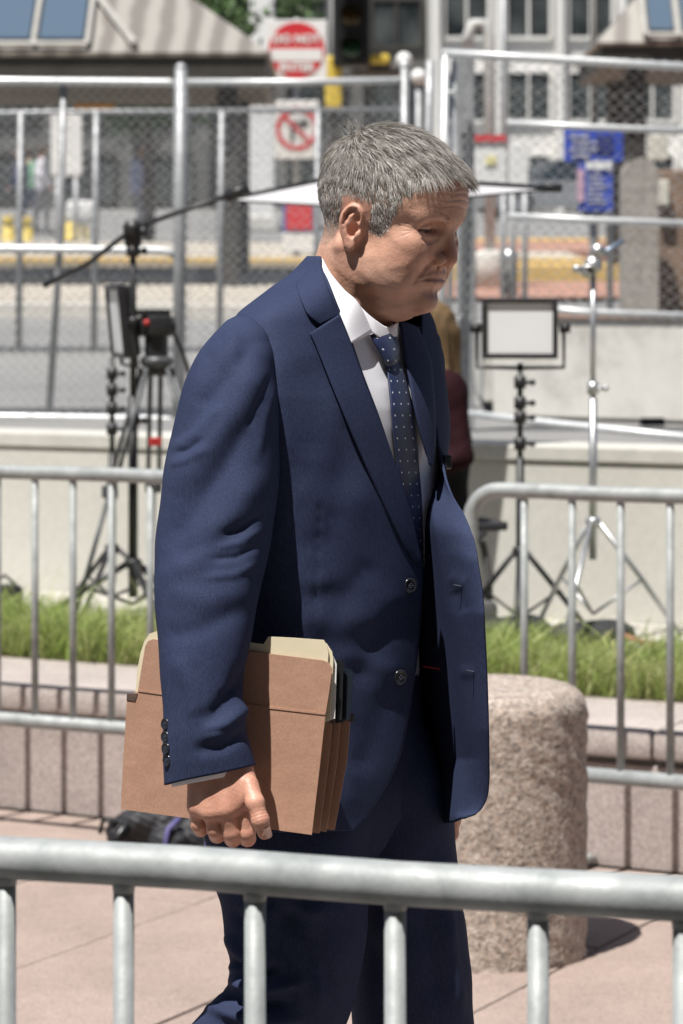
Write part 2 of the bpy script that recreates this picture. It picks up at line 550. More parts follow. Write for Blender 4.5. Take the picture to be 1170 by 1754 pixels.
HAIRLINE = [(95, 99), (82, 97), (63, 84), (54, 58), (46, 33), (41, 12), (31, 0), (15, 2), (10, 22), (5, 39), (-9, 43), (-25, 37), (-30, 12), (-35, -14), (-48, -30), (-75, -36), (-130, -30), (-130, 170), (140, 170), (140, 100)]
def in_poly(x, y, poly):
    r = np.zeros(len(x), bool)
    j = len(poly) - 1
    for i in range(len(poly)):
        xi, yi = poly[i]; xj, yj = poly[j]
        c = ((yi > y) != (yj > y)) & (x < (xj - xi) * (y - yi) / (yj - yi + 1e-12) + xi)
        r ^= c
        j = i
    return r

hv, hf, hn = build_head()

def head_colour(v):
    F_, R_, U_ = v[:, 0], v[:, 1], v[:, 2]; aR = np.abs(R_)
    col = np.tile(np.array([0.60, 0.36, 0.265]), (len(v), 1))
    def mixin(w, c):
        nonlocal col
        w = np.clip(w, 0, 1)[:, None]
        col = col * (1 - w) + np.array(c) * w
    g = lambda f, r, u, s: np.exp(-(((F_ - f) ** 2 + (aR - r) ** 2 + (U_ - u) ** 2) / s ** 2))
    mixin(0.5 * g(66, 48, -12, 24), (0.53, 0.255, 0.185))
    mixin(0.6 * g(110, 0, -8, 16), (0.52, 0.24, 0.18))
    mixin(0.5 * ((aR > 66) & (U_ < 45) & (F_ < 16)), (0.54, 0.285, 0.215))
    lip = np.exp(-((U_ + 37) / 6.0) ** 2) * np.clip((27 - aR) / 5, 0, 1) * (F_ > 80)
    mixin(0.55 * lip, (0.38, 0.17, 0.14))
    beard = np.clip((-22 - U_) / 14, 0, 1) * np.clip((F_ + 5) / 20, 0, 1) * np.clip((U_ + 118) / 18, 0, 1)
    mixin(0.22 * beard, (0.36, 0.24, 0.195))
    nz = np.sin(F_ / 5.1 + 2 * np.sin(U_ / 7)) * np.sin(U_ / 4.3 + R_ / 6) * np.sin(R_ / 9 + F_ / 13)
    col *= (1 + 0.06 * nz)[:, None]
    hair = in_poly(F_, U_, HAIRLINE) & ~((aR > 66) & (U_ < 44) & (F_ < 16) & (F_ > -30))
    mixin(0.70 * hair * np.clip((U_ + 40) / 45, 0.35, 1), (0.17, 0.145, 0.125))
    return col, hair
hcol, hmask = head_colour(hv)

# ------------------------------------------------------------------ hands (metres, world axes)
def build_hand(points, h=0.0013):
    """points: dict with 'palm' list of (a, b, ra, rb), 'fingers' list of (pts, radii)."""
    allp = np.array([q for a, b, *_ in points['palm'] for q in (a, b)] + [q for p, _ in points['fingers'] for q in p])
    Fd = Field(allp.min(0) - 0.03, allp.max(0) + 0.03, h)
    for a, b, ra, rb in points['palm']:
        Fd.cap(a, b, ra, rb, 0.012)
    for p, r in points['fingers']:
        G = Field.__new__(Field); G.lo, G.h, G.n = Fd.lo, Fd.h, Fd.n
        G.v = np.full(Fd.n, 1e3, np.float32)
        G.chain(p, r, 0.003)
        for q, rr in zip(p[1:-1], r[1:-1]):                       # knuckle swelling
            G.ell(q, (rr * 1.03,) * 3, 0.004)
        Fd.v = smin(Fd.v, G.v, 0.0017)
    v, f = Fd.surface()
    v = relax(v, f, 2, 0.4)
    return v, f

def HP(px, py, dd): return np.array(W(px, py, MAN_D + dd))
right_hand = {
    'palm': [(HP(372, 1240, -.300), HP(384, 1300, -.304), .020, .025), (HP(356, 1240, -.297), HP(358, 1300, -.302), .020, .025),
             (HP(398, 1300, -.312), HP(412, 1372, -.326), .016, .0135), (HP(380, 1298, -.315), HP(388, 1386, -.333), .016, .0135),
             (HP(360, 1298, -.313), HP(361, 1390, -.329), .016, .013), (HP(344, 1302, -.306), HP(337, 1382, -.318), .015, .012),
             (HP(404, 1310, -.305), HP(427, 1358, -.328), .018, .0135)],
    'fingers': [([HP(412, 1374, -.326), HP(423, 1427, -.325), HP(424, 1436, -.292), HP(418, 1418, -.272)], [.0104, .0094, .009, .0078]),
                ([HP(388, 1389, -.334), HP(397, 1427, -.329), HP(399, 1436, -.296), HP(396, 1420, -.276)], [.0108, .0097, .0093, .0078]),
                ([HP(361, 1392, -.329), HP(369, 1421, -.324), HP(372, 1430, -.292), HP(370, 1414, -.272)], [.0103, .0094, .0088, .0075]),
                ([HP(336, 1382, -.318), HP(340, 1412, -.312), HP(344, 1420, -.285), HP(344, 1408, -.270)], [.0096, .0086, .008, .007]),
                ([HP(426, 1345, -.330), HP(437, 1375, -.346), HP(446, 1405, -.352), HP(453, 1426, -.350)], [.0122, .0102, .0096, .0084])]}
left_hand = {
    'palm': [(HP(762, 1275, .20), HP(762, 1320, .195), .026, .024)] +
            [(HP(752 + 7 * i, 1315, .215 - .012 * i), HP(750 + 8 * i, 1372, .225 - .02 * i), .014, .012) for i in range(4)],
    'fingers': [([HP(750 + 8 * i, 1372, .225 - .02 * i), HP(753 + 8 * i, 1405, .222 - .02 * i), HP(750 + 8 * i, 1428, .23 - .02 * i), HP(744 + 8 * i, 1440, .235 - .02 * i)], [.011, .0092, .0086, .007]) for i in range(4)] +
               [([HP(772, 1322, .165), HP(782, 1350, .15), HP(784, 1380, .145), HP(780, 1400, .148)], [.013, .0105, .0098, .008])]}
rhv, rhf = build_hand(right_hand)
lhv, lhf = build_hand(left_hand, 0.002)
# thumb creases and knuckle wrinkles on the near hand
_n = vert_normals(rhv, rhf)
_tp = np.array([HP(437, 1375, -.346), HP(446, 1405, -.352)])
_ax = (_tp[1] - _tp[0]) / np.linalg.norm(_tp[1] - _tp[0])
_t = (rhv - _tp[1]) @ _ax
_dist = np.linalg.norm((rhv - _tp[1]) - _t[:, None] * _ax, axis=1)
_on = (_dist < 0.0145) & (rhv[:, 1] < MAN_D - .335)
rhv = rhv + _n * (np.where(_on, 0.00022 * np.sin(_t / 0.0020 * math.pi) * np.exp(-((_t + .004) / .008) ** 2), 0))[:, None]

def tube_np(pts, rad, n=16):
    mb = MB(); mb.tube(pts, rad, n)
    return np.array(mb.v), mb.f

person = empty('person', (0.0, MAN_D, 0.0), 0, 'man in navy suit and dotted tie walking, carrying brown file folders under his arm', 'person')
skin, nt, b = new_mat('skin')
at = N(nt, 'ShaderNodeAttribute', attribute_name='skin_col')
fine = noise(nt, 260, 4, 0.6); blotch = noise(nt, 38, 4, 0.6)
c = mixc(nt, 1.0, at.outputs['Color'], ramp(nt, blotch, [(0.3, (0.88, 0.80, 0.77)), (0.7, (1.12, 1.10, 1.08))]), 'MULTIPLY')
nt.links.new(c, b.inputs['Base Color'])
b.inputs['Roughness'].default_value = 0.46
b.inputs['Specular IOR Level'].default_value = 0.5
b.inputs['Subsurface Weight'].default_value = 0.12
b.inputs['Subsurface Radius'].default_value = (0.008, 0.003, 0.0015)
b.inputs['Subsurface Scale'].default_value = 0.5
p = bump(nt, b, fine, 0.35, 0.0016)
p = bump(nt, b, noise(nt, 190, 3, 0.6), 0.16, 0.002, p)
bump(nt, b, noise(nt, 620, 3, 0.7), 0.35, 0.0006, p)

def build_body():
    V, F, Cc = [], [], []
    base = 0
    def put(v, f, c):
        nonlocal base
        V.append(np.asarray(v)); F.extend([tuple(int(i) + base for i in q) for q in f]); Cc.append(np.asarray(c)); base += len(v)
    put(head_w(hv), hf, hcol)
    sk = np.array([0.58, 0.335, 0.25])
    put(rhv, rhf, np.tile(sk * np.array([0.98, 0.92, 0.9]), (len(rhv), 1)))
    put(lhv, lhf, np.tile(sk, (len(lhv), 1)))
    def limb(pts, rad):
        v, f = tube_np([HP(*q) for q in pts], rad)
        put(v, f, np.tile(sk, (len(v), 1)))
    limb([(585, 590, .01), (568, 680, 0), (572, 800, 0), (572, 1000, 0), (575, 1200, 0), (578, 1380, 0)], [.04, .06, .07, .07, .07, .07])      # trunk
    limb([(560, 600, -.05), (420, 625, -.17), (372, 930, -.215), (356, 1200, -.296), (366, 1285, -.303)], [.03, .03, .03, .022, .023])
    limb([(590, 620, .05), (700, 650, .14), (722, 930, .19), (752, 1240, .203), (762, 1300, .198)], [.03, .03, .03, .028, .026])
    limb([(505, 1330, -.07), (498, 1560, -.09), (494, 1790, -.09), (300, 1990, -.07), (120, 2170, -.06)], [.075, .07, .05, .045, .035])
    limb([(640, 1330, .07), (690, 1600, .07), (720, 1860, .07), (742, 2200, .07), (750, 2500, .07)], [.075, .07, .05, .045, .035])
    o = mesh_obj('body', np.concatenate(V), F, skin, person, True)
    a = o.data.attributes.new('skin_col', 'FLOAT_COLOR', 'POINT')
    cc = np.concatenate(Cc); a.data.foreach_set('color', np.concatenate([cc, np.ones((len(cc), 1))], 1).astype(np.float32).ravel())
    return o
body = build_body()

# thumb nail
nail_m = simple('nail', (0.62, 0.40, 0.33), 0.3, 0, 0.05, 200)
mb = MB()
_a = HP(455.0, 1424, -.350); _dir = np.array(HP(452, 1424, -.345)) - np.array(HP(445, 1404, -.348)); _dir /= np.linalg.norm(_dir)
_nn = np.array([0.12, -0.95, 0.28]); _nn -= _dir * (_nn @ _dir); _nn /= np.linalg.norm(_nn); _sd = np.cross(_dir, _nn)
gv = []
for i in range(9):
    for j in range(9):
        s = (i / 8 - .5) * 2; t = (j / 8 - .5) * 2
        w_ = 0.0056 * (1 - 0.10 * abs(t) ** 3)
        gv.append(_a + _dir * (t * 0.0068 * (1 - .12 * s * s)) + _sd * (s * w_) + _nn * (0.0086 - 0.0022 * s * s - .0006 * t))
mb.add(gv, [(i * 9 + j, i * 9 + j + 1, i * 9 + j + 10, i * 9 + j + 9) for i in range(8) for j in range(8)])
mb.build('thumbnail', nail_m, body, True)

# eyes
eye_m, nt, b = new_mat('eye')
tc = N(nt, 'ShaderNodeTexCoord')
sepx = N(nt, 'ShaderNodeSeparateXYZ'); nt.links.new(tc.outputs['Object'], sepx.inputs[0])
nt.links.new(ramp(nt, sepx.outputs[0], [(0.0, (0.62, 0.58, 0.55)), (0.0108, (0.62, 0.58, 0.55)), (0.0112, (0.10, 0.12, 0.13)), (0.0122, (0.01, 0.01, 0.01))]), b.inputs['Base Color'])
b.inputs['Roughness'].default_value = 0.08
for s in (1, -1):
    mb = MB(); mb.sphere((0, 0, 0), 0.0127, 20, 14)
    o = mb.build('eye', eye_m, body, True, False)
    o.location = Vector(head_w(np.array([69.2, 35.0 * s, 26.0]))) - person.location
    q = Matrix((HEAD_f * .92 - HEAD_u * .38, np.cross(HEAD_u * .92 + HEAD_f * .38, HEAD_f * .92 - HEAD_u * .38), HEAD_u * .92 + HEAD_f * .38)).transposed()
    o.rotation_euler = q.to_euler()

# ------------------------------------------------------------------ hair as tapered strands
def blend_n(ns, rn, root, t):
    w = np.clip((root[:, 2] - 20) / 45, 0, 1)                       # low on the head the skin itself leads the hair
    fr = np.clip((root[:, 0] - 38) / 40, 0, 1) * np.clip((root[:, 2] - 66) / 18, 0, 1)
    a = w[:, None] * ns + (1 - w[:, None]) * rn
    stiff = skull_n(root) * np.array([0.55, 1, 1.25])               # the fringe keeps the lie it has at its roots
    a = a * (1 - 0.85 * fr[:, None]) + stiff * (0.85 * fr[:, None])
    return a / (np.linalg.norm(a, axis=1, keepdims=True) + 1e-9)
def strands(root, dirs, lens, rad, steps, cols, name, mat, parent, nrm_fn, flow_fn, lift, jitter, root_n=None, decay=1.15):
    n = len(root)
    pts = np.zeros((n, steps + 1, 3)); pts[:, 0] = root
    p = root.copy()
    for s in range(steps):
        nr = nrm_fn(p) if root_n is None else blend_n(nrm_fn(p), root_n, root, s / steps)
        fl = flow_fn(p) + jitter
        fl = fl - nr * (fl * nr).sum(1, keepdims=True)
        fl /= np.linalg.norm(fl, axis=1, keepdims=True) + 1e-9
        lf = lift[:, None] * (1 - (s + 0.5) / steps * decay)
        d = fl * np.sqrt(np.clip(1 - lf ** 2, 0.05, 1)) + nr * lf
        p = p + d * (lens / steps)[:, None]
        pts[:, s + 1] = p
    side = np.cross(pts[:, 1] - pts[:, 0], nrm_fn(root)); side /= np.linalg.norm(side, axis=1, keepdims=True) + 1e-9
    up = nrm_fn(root)
    prof = np.array([0.9, 1.0, 1.0, 0.9, 0.7, 0.45, 0.15, .1][:steps + 1]); prof[-1] = 0.12
    ring = [(math.cos(a), math.sin(a)) for a in (0.5, 2.6, 4.7)]
    V = np.stack([pts + (side[:, None] * cx + up[:, None] * sx) * (rad[:, None, None] * prof[None, :, None]) for cx, sx in ring], 2)   # n, steps+1, 3, 3
    per = (steps + 1) * 3
    f = []
    for s in range(steps):
        for k in range(3):
            f.append((s * 3 + k, s * 3 + (k + 1) % 3, (s + 1) * 3 + (k + 1) % 3, (s + 1) * 3 + k))
    f = np.array(f)
    Fq = (f[None] + (np.arange(n) * per)[:, None, None]).reshape(-1, 4)
    o = mesh_obj(name, head_w(V.reshape(-1, 3)), Fq, mat, parent, True)
    a = o.data.attributes.new('hair_col', 'FLOAT_COLOR', 'POINT')
    cc = np.repeat(np.concatenate([cols, np.ones((n, 1))], 1), per, 0).astype(np.float32)
    a.data.foreach_set('color', cc.ravel())
    return o

hair_m, nt, b = new_mat('grey_hair')
at = N(nt, 'ShaderNodeAttribute', attribute_name='hair_col')
nt.links.new(at.outputs['Color'], b.inputs['Base Color'])
b.inputs['Roughness'].default_value = 0.42
b.inputs['Specular IOR Level'].default_value = 0.55

def skull_n(p):
    q = (p - np.array([-2, 0, 50])) / np.array([98, 76, 84]) ** 2
    return q / (np.linalg.norm(q, axis=1, keepdims=True) + 1e-9)
WHORL = np.array([-58, 22, 118])
def hair_flow(p):
    away = p - WHORL
    away /= np.linalg.norm(away, axis=1, keepdims=True) + 1e-6
    u = p[:, 2]; f_ = p[:, 0]; aR = np.abs(p[:, 1])
    topw = np.clip((u - 78) / 30, 0, 1)[:, None]
    fwd = np.stack([np.ones(len(p)), 0.16 * np.sign(p[:, 1]) * np.clip(aR / 40, 0, 1) + 0.12, -0.1 * np.ones(len(p))], 1)
    sidew = np.stack([0.42 * np.clip((f_ + 60) / 80, -0.2, 1), np.zeros(len(p)), -np.ones(len(p))], 1)
    d = np.linalg.norm(p - WHORL, axis=1)[:, None]
    wh = np.exp(-(d / 34) ** 2)
    base = topw * fwd + (1 - topw) * sidew
    swirl = np.cross(np.tile(np.array([-.4, .15, .9]), (len(p), 1)), away)
    return base * (1 - wh) * 0.8 + away * (0.35 + 1.2 * wh) + swirl * 0.5 * wh
cand = np.nonzero(hmask)[0]
NH = 34000
sel = RNG.choice(cand, NH + 9000)
_q = hv[sel]; _k = in_poly(_q[:, 0] + RNG.normal(0, 3.0, len(sel)), _q[:, 2] + RNG.normal(0, 3.0, len(sel)), HAIRLINE)      # the hairline thins out
_k &= RNG.uniform(0, 1, len(sel)) < np.interp(_q[:, 2], [-36, -10, 10], [0.55, 0.8, 1.0])
sel = sel[_k][:NH]; NH = len(sel)
root = hv[sel] + RNG.normal(0, 0.5, (NH, 3)) - hn[sel] * 0.6
uH = root[:, 2]
L = np.interp(uH, [-36, 0, 25, 50, 75, 95, 125], [3, 4.5, 6.5, 9, 16, 29, 33]) * RNG.uniform(0.72, 1.15, NH)
front = np.clip((root[:, 0] - 40) / 40, 0, 1) * np.clip((uH - 70) / 20, 0, 1)
L *= 1 + 0.10 * front
tooth = np.clip(RNG.normal(0.5, 0.5, NH), 0, 1)
# tufts: strands near one another lean the same way
tuft = np.stack([np.sin(root[:, 1] / 3.1 + root[:, 0] / 9 + k) * np.cos(root[:, 2] / 4.3 + root[:, 0] / 5.7 + 2 * k) for k in range(3)], 1)
jit = RNG.normal(0, 0.12, (NH, 3)) + 0.22 * tuft
lift = np.interp(uH, [-36, 20, 60, 95, 120], [0.30, 0.36, 0.42, 0.50, 0.52]) * RNG.uniform(0.6, 1.25, NH)
lift = np.clip(lift + 0.10 * tuft[:, 0], 0.05, 0.85)
white = np.interp(uH, [-30, 20, 60, 110], [0.60, 0.66, 0.44, 0.33]) + 0.25 * np.exp(-((root[:, 0] - 35) / 22) ** 2) * (uH < 45)
isw = np.clip(RNG.normal(white, 0.34) + 0.32 * tuft[:, 1], 0, 1)[:, None]
cols = np.array([0.070, 0.053, 0.039]) * (1 - isw) + np.array([0.80, 0.77, 0.72]) * isw
cols *= RNG.uniform(0.95, 1.3, (NH, 1))
rad = RNG.uniform(0.15, 0.30, NH)
hair = strands(root, None, L, rad, 6, np.clip(cols, 0, 0.9), 'hair', hair_m, person, skull_n, hair_flow, lift, jit, hn[sel])
hair['label'] = 'short grey hair brushed forward with a cowlick at the crown'

# cowlick tuft that stands up at the crown, one more brush of strands in the same hair
nc = 60
rc = WHORL + RNG.normal(0, 5.0, (nc, 3)) * np.array([1, 1, .1]); rc[:, 2] = 50 + 84 * np.sqrt(np.clip(1 - ((rc[:, 0] + 2) / 98) ** 2 - (rc[:, 1] / 76) ** 2, 0, 1)) - 1
up_flow = lambda p: np.tile(np.array([[-0.35, 0.1, 0.5]]), (len(p), 1))
iw = np.clip(RNG.normal(0.55, 0.3, nc), 0, 1)[:, None]
strands(rc, None, RNG.uniform(14, 30, nc), RNG.uniform(0.25, 0.4, nc), 6, np.array([0.06, 0.05, 0.04]) * (1 - iw) + np.array([0.6, 0.57, 0.52]) * iw, 'cowlick', hair_m, hair, skull_n, up_flow, np.full(nc, 0.95), RNG.normal(0, 0.35, (nc, 3)), None, 0.12)

# eyebrows and upper lashes
face_n = lambda p: np.tile(np.array([[0.88, 0.0, 0.2]]), (len(p), 1)) + np.stack([np.zeros(len(p)), 0.42 * p[:, 1] / 40, np.zeros(len(p))], 1)
from mathutils.kdtree import KDTree
kd = KDTree(len(hv))
for i, q in enumerate(hv): kd.insert(q, i)
kd.balance()
for nm, pts, cnt, ln, rr, fl, colr in (
        ('eyebrow', [(92, 12, 41), (88, 25, 43.5), (82, 38, 42), (74, 49, 36)], 130, (4, 7.5), 0.2, (-0.5, 1.0, 0.25), (0.26, 0.20, 0.15)),
        ('eyelashes', [(86, 22, 24.5), (84, 34, 24), (75, 50, 24)], 110, (2.5, 4.2), 0.15, (0.9, 0.5, -0.5), (0.05, 0.04, 0.035))):
    for s in (1, -1):
        pp = np.array(pts, float)
        t = RNG.uniform(0, len(pp) - 1.001, cnt); i0 = t.astype(int)
        r = pp[i0] + (pp[i0 + 1] - pp[i0]) * (t - i0)[:, None]
        r[:, 2] += RNG.normal(0, 2.0 if nm == 'eyebrow' else 0.3, cnt)
        r[:, 1] *= s
        for k in range(cnt):
            co, ix, dd_ = kd.find(r[k]); r[k] = np.array(co) - 0.3 * hn[ix]
        flv = np.array([fl[0], fl[1] * s, fl[2]])
        cl = np.clip(np.array(colr) * RNG.uniform(0.6, 1.7, (cnt, 1)), 0, .7)
        strands(r, None, RNG.uniform(*ln, cnt), np.full(cnt, rr), 4, cl, nm, hair_m, body, face_n, lambda p, flv=flv: np.tile(flv[None], (len(p), 1)), np.full(cnt, 0.45), RNG.normal(0, 0.18, (cnt, 3)))

# ------------------------------------------------------------------ cloth helpers
def crm(xs, ys, x):
    """Smooth interpolation through points (Catmull-Rom on uneven knots)."""
    xs = np.asarray(xs, float); ys = np.asarray(ys, float); x = np.asarray(x, float)
    m = np.gradient(ys, xs)
    x_ = np.clip(x, xs[0], xs[-1])
    i = np.clip(np.searchsorted(xs, x_) - 1, 0, len(xs) - 2)
    h = xs[i + 1] - xs[i]; t = (x_ - xs[i]) / h
    return (2 * t ** 3 - 3 * t ** 2 + 1) * ys[i] + (t ** 3 - 2 * t ** 2 + t) * h * m[i] + (-2 * t ** 3 + 3 * t ** 2) * ys[i + 1] + (t ** 3 - t ** 2) * h * m[i + 1]

def grid_faces(nr, nc, closed=False):
    i = np.arange(nr - 1)[:, None]; j = np.arange(nc if closed else nc - 1)[None]
    a = i * nc + j; b_ = i * nc + (j + 1) % nc
    return np.stack([a, b_, b_ + nc, a + nc], -1).reshape(-1, 4)

def grid_normals(P, closed=False):
    if closed:
        dc = np.roll(P, -1, 1) - np.roll(P, 1, 1)
    else:
        dc = np.gradient(P, axis=1)
    dr = np.gradient(P, axis=0)
    n = np.cross(dc, dr)
    return n / (np.linalg.norm(n, axis=2, keepdims=True) + 1e-12)

def seg_d(px, py, seg):
    """Distance from pixels to a polyline, and the running share along it."""
    best = np.full(px.shape, 1e9); tt = np.zeros(px.shape)
    n = len(seg) - 1
    for k in range(n):
        (x0, y0), (x1, y1) = seg[k], seg[k + 1]
        dx, dy = x1 - x0, y1 - y0
        t = np.clip(((px - x0) * dx + (py - y0) * dy) / (dx * dx + dy * dy + 1e-9), 0, 1)
        d = np.hypot(px - x0 - t * dx, py - y0 - t * dy)
        m = d < best
        best = np.where(m, d, best); tt = np.where(m, (k + t) / n, tt)
    return best, tt

def folds(px, py, items):
    """Sum of cloth folds: (polyline, half width in photo pixels, height in metres)."""
    out = np.zeros(np.broadcast(px, py).shape)
    px, py = np.broadcast_arrays(np.asarray(px, float), np.asarray(py, float))
    for seg, w_, h in items:
        d, t = seg_d(px, py, seg)
        out += h * np.exp(-(d / w_) ** 2) * np.clip(np.minimum(t, 1 - t) * 5 + 0.15, 0, 1)
    return out

def cloth(name, P, mat, parent, closed=False, thick=0.0, smooth=True):
    nr, nc = P.shape[:2]
    o = mesh_obj(name, P.reshape(-1, 3), grid_faces(nr, nc, closed), mat, parent, smooth)
    if thick:
        s = o.modifiers.new('thickness', 'SOLIDIFY'); s.thickness = thick; s.offset = 0
    return o

# suit cloth: navy worsted with a faint lighter thread
def suit_cloth(name, k=1.0):
    m, nt, b = new_mat(name)
    tc = N(nt, 'ShaderNodeTexCoord')
    mp = N(nt, 'ShaderNodeMapping'); mp.inputs['Scale'].default_value = (1500, 1500, 90)
    nt.links.new(tc.outputs['Object'], mp.inputs[0])
    th = N(nt, 'ShaderNodeTexNoise'); th.inputs['Scale'].default_value = 1.0; th.inputs['Detail'].default_value = 2
    nt.links.new(mp.outputs[0], th.inputs[0])
    big = noise(nt, 9, 3, 0.5)
    fine = noise(nt, 900, 2, 0.6)
    c = ramp(nt, th.outputs[0], [(0.32, (0.0240 * k, 0.0320 * k, 0.066 * k)), (0.68, (0.0410 * k, 0.0520 * k, 0.104 * k))])
    c = mixc(nt, 1.0, c, ramp(nt, big, [(0.3, (0.90, 0.90, 0.92)), (0.7, (1.10, 1.10, 1.06))]), 'MULTIPLY')
    c = mixc(nt, 1.0, c, ramp(nt, fine, [(0.3, (0.75, 0.75, 0.75)), (0.7, (1.25, 1.25, 1.25))]), 'MULTIPLY')
    nt.links.new(c, b.inputs['Base Color'])
    b.inputs['Roughness'].default_value = 0.75
    b.inputs['Specular IOR Level'].default_value = 0.05
    bump(nt, b, fine, 0.25, 0.0008)
    return m
suit = suit_cloth('navy_suit_cloth', 1.06)
trouser_m = suit_cloth('navy_trouser_cloth', 0.94)

# ------------------------------------------------------------------ jacket trunk
_ly = [440, 470, 500, 540, 590, 680, 800, 900, 1000, 1150, 1300, 1440]
_xc = [618, 606, 594, 583, 578, 575, 572, 570, 570, 572, 575, 576]
_a  = [.068, .085, .128, .186, .203, .205, .202, .198, .196, .200, .206, .212]
_bf = [.060, .058, .058, .062, .076, .100, .116, .125, .130, .131, .130, .128]
_bb = [.066, .075, .085, .098, .112, .125, .128, .122, .120, .128, .136, .140]
def trunk(py, al, shrink=0.0):
    """Pixel and depth of the trunk's surface at row py and angle al from the front towards his right side."""
    xc = crm(_ly, _xc, py); a = crm(_ly, _a, py) - shrink; bf = crm(_ly, _bf, py) - shrink * 0.8; bb = crm(_ly, _bb, py) - shrink
    c, s = np.cos(al), np.sin(al)
    bsel = np.where(c >= 0, bf, bb)
    a = a + np.where(s > 0, np.interp(py, [560, 680, 1000, 1150, 1300], [0, .024, .026, .016, .010]), 0)
    f = np.sign(c) * np.abs(c) ** 0.92 * bsel; r = np.sign(s) * np.abs(s) ** 0.92 * a
    return xc + (f * FWD[0] + r * RGT[0]) * 1330, f * FWD[1] + r * RGT[1]

_alg = np.radians(np.linspace(-25, 175, 401))
def near_alpha(py, px):
    """Angle on the camera side at which the trunk shows at pixel px."""
    py = np.atleast_1d(np.asarray(py, float)); px = np.atleast_1d(np.asarray(px, float))
    out = np.zeros(len(py))
    for i in range(len(py)):
        q = trunk(np.full(401, py[i]), _alg)[0]
        k = np.argmax(q); m = np.arange(401) >= k
        k2 = np.argmin(np.where(m, q, 1e9))
        seg = np.arange(k, k2 + 1)
        out[i] = np.interp(-px[i], -q[seg], _alg[seg])
    return out

_ney = [440, 455, 480, 520, 560, 590, 680, 770, 870, 940, 962, 985, 1010, 1100, 1180, 1240, 1290, 1340, 1375, 1400, 1422]
_nex = [550, 551, 562, 577, 592, 603, 635, 668, 700, 718, 722, 723, 722, 716, 706, 697, 685, 664, 644, 627, 606]
_fey = [440, 560, 640, 700, 760, 820, 880, 960, 1000, 1100, 1200, 1300, 1340, 1365, 1380, 1390, 1396, 1399]
_fex = [664, 683, 700, 709, 724, 756, 797, 818, 825, 832, 836, 838, 838, 835, 829, 821, 811, 800]

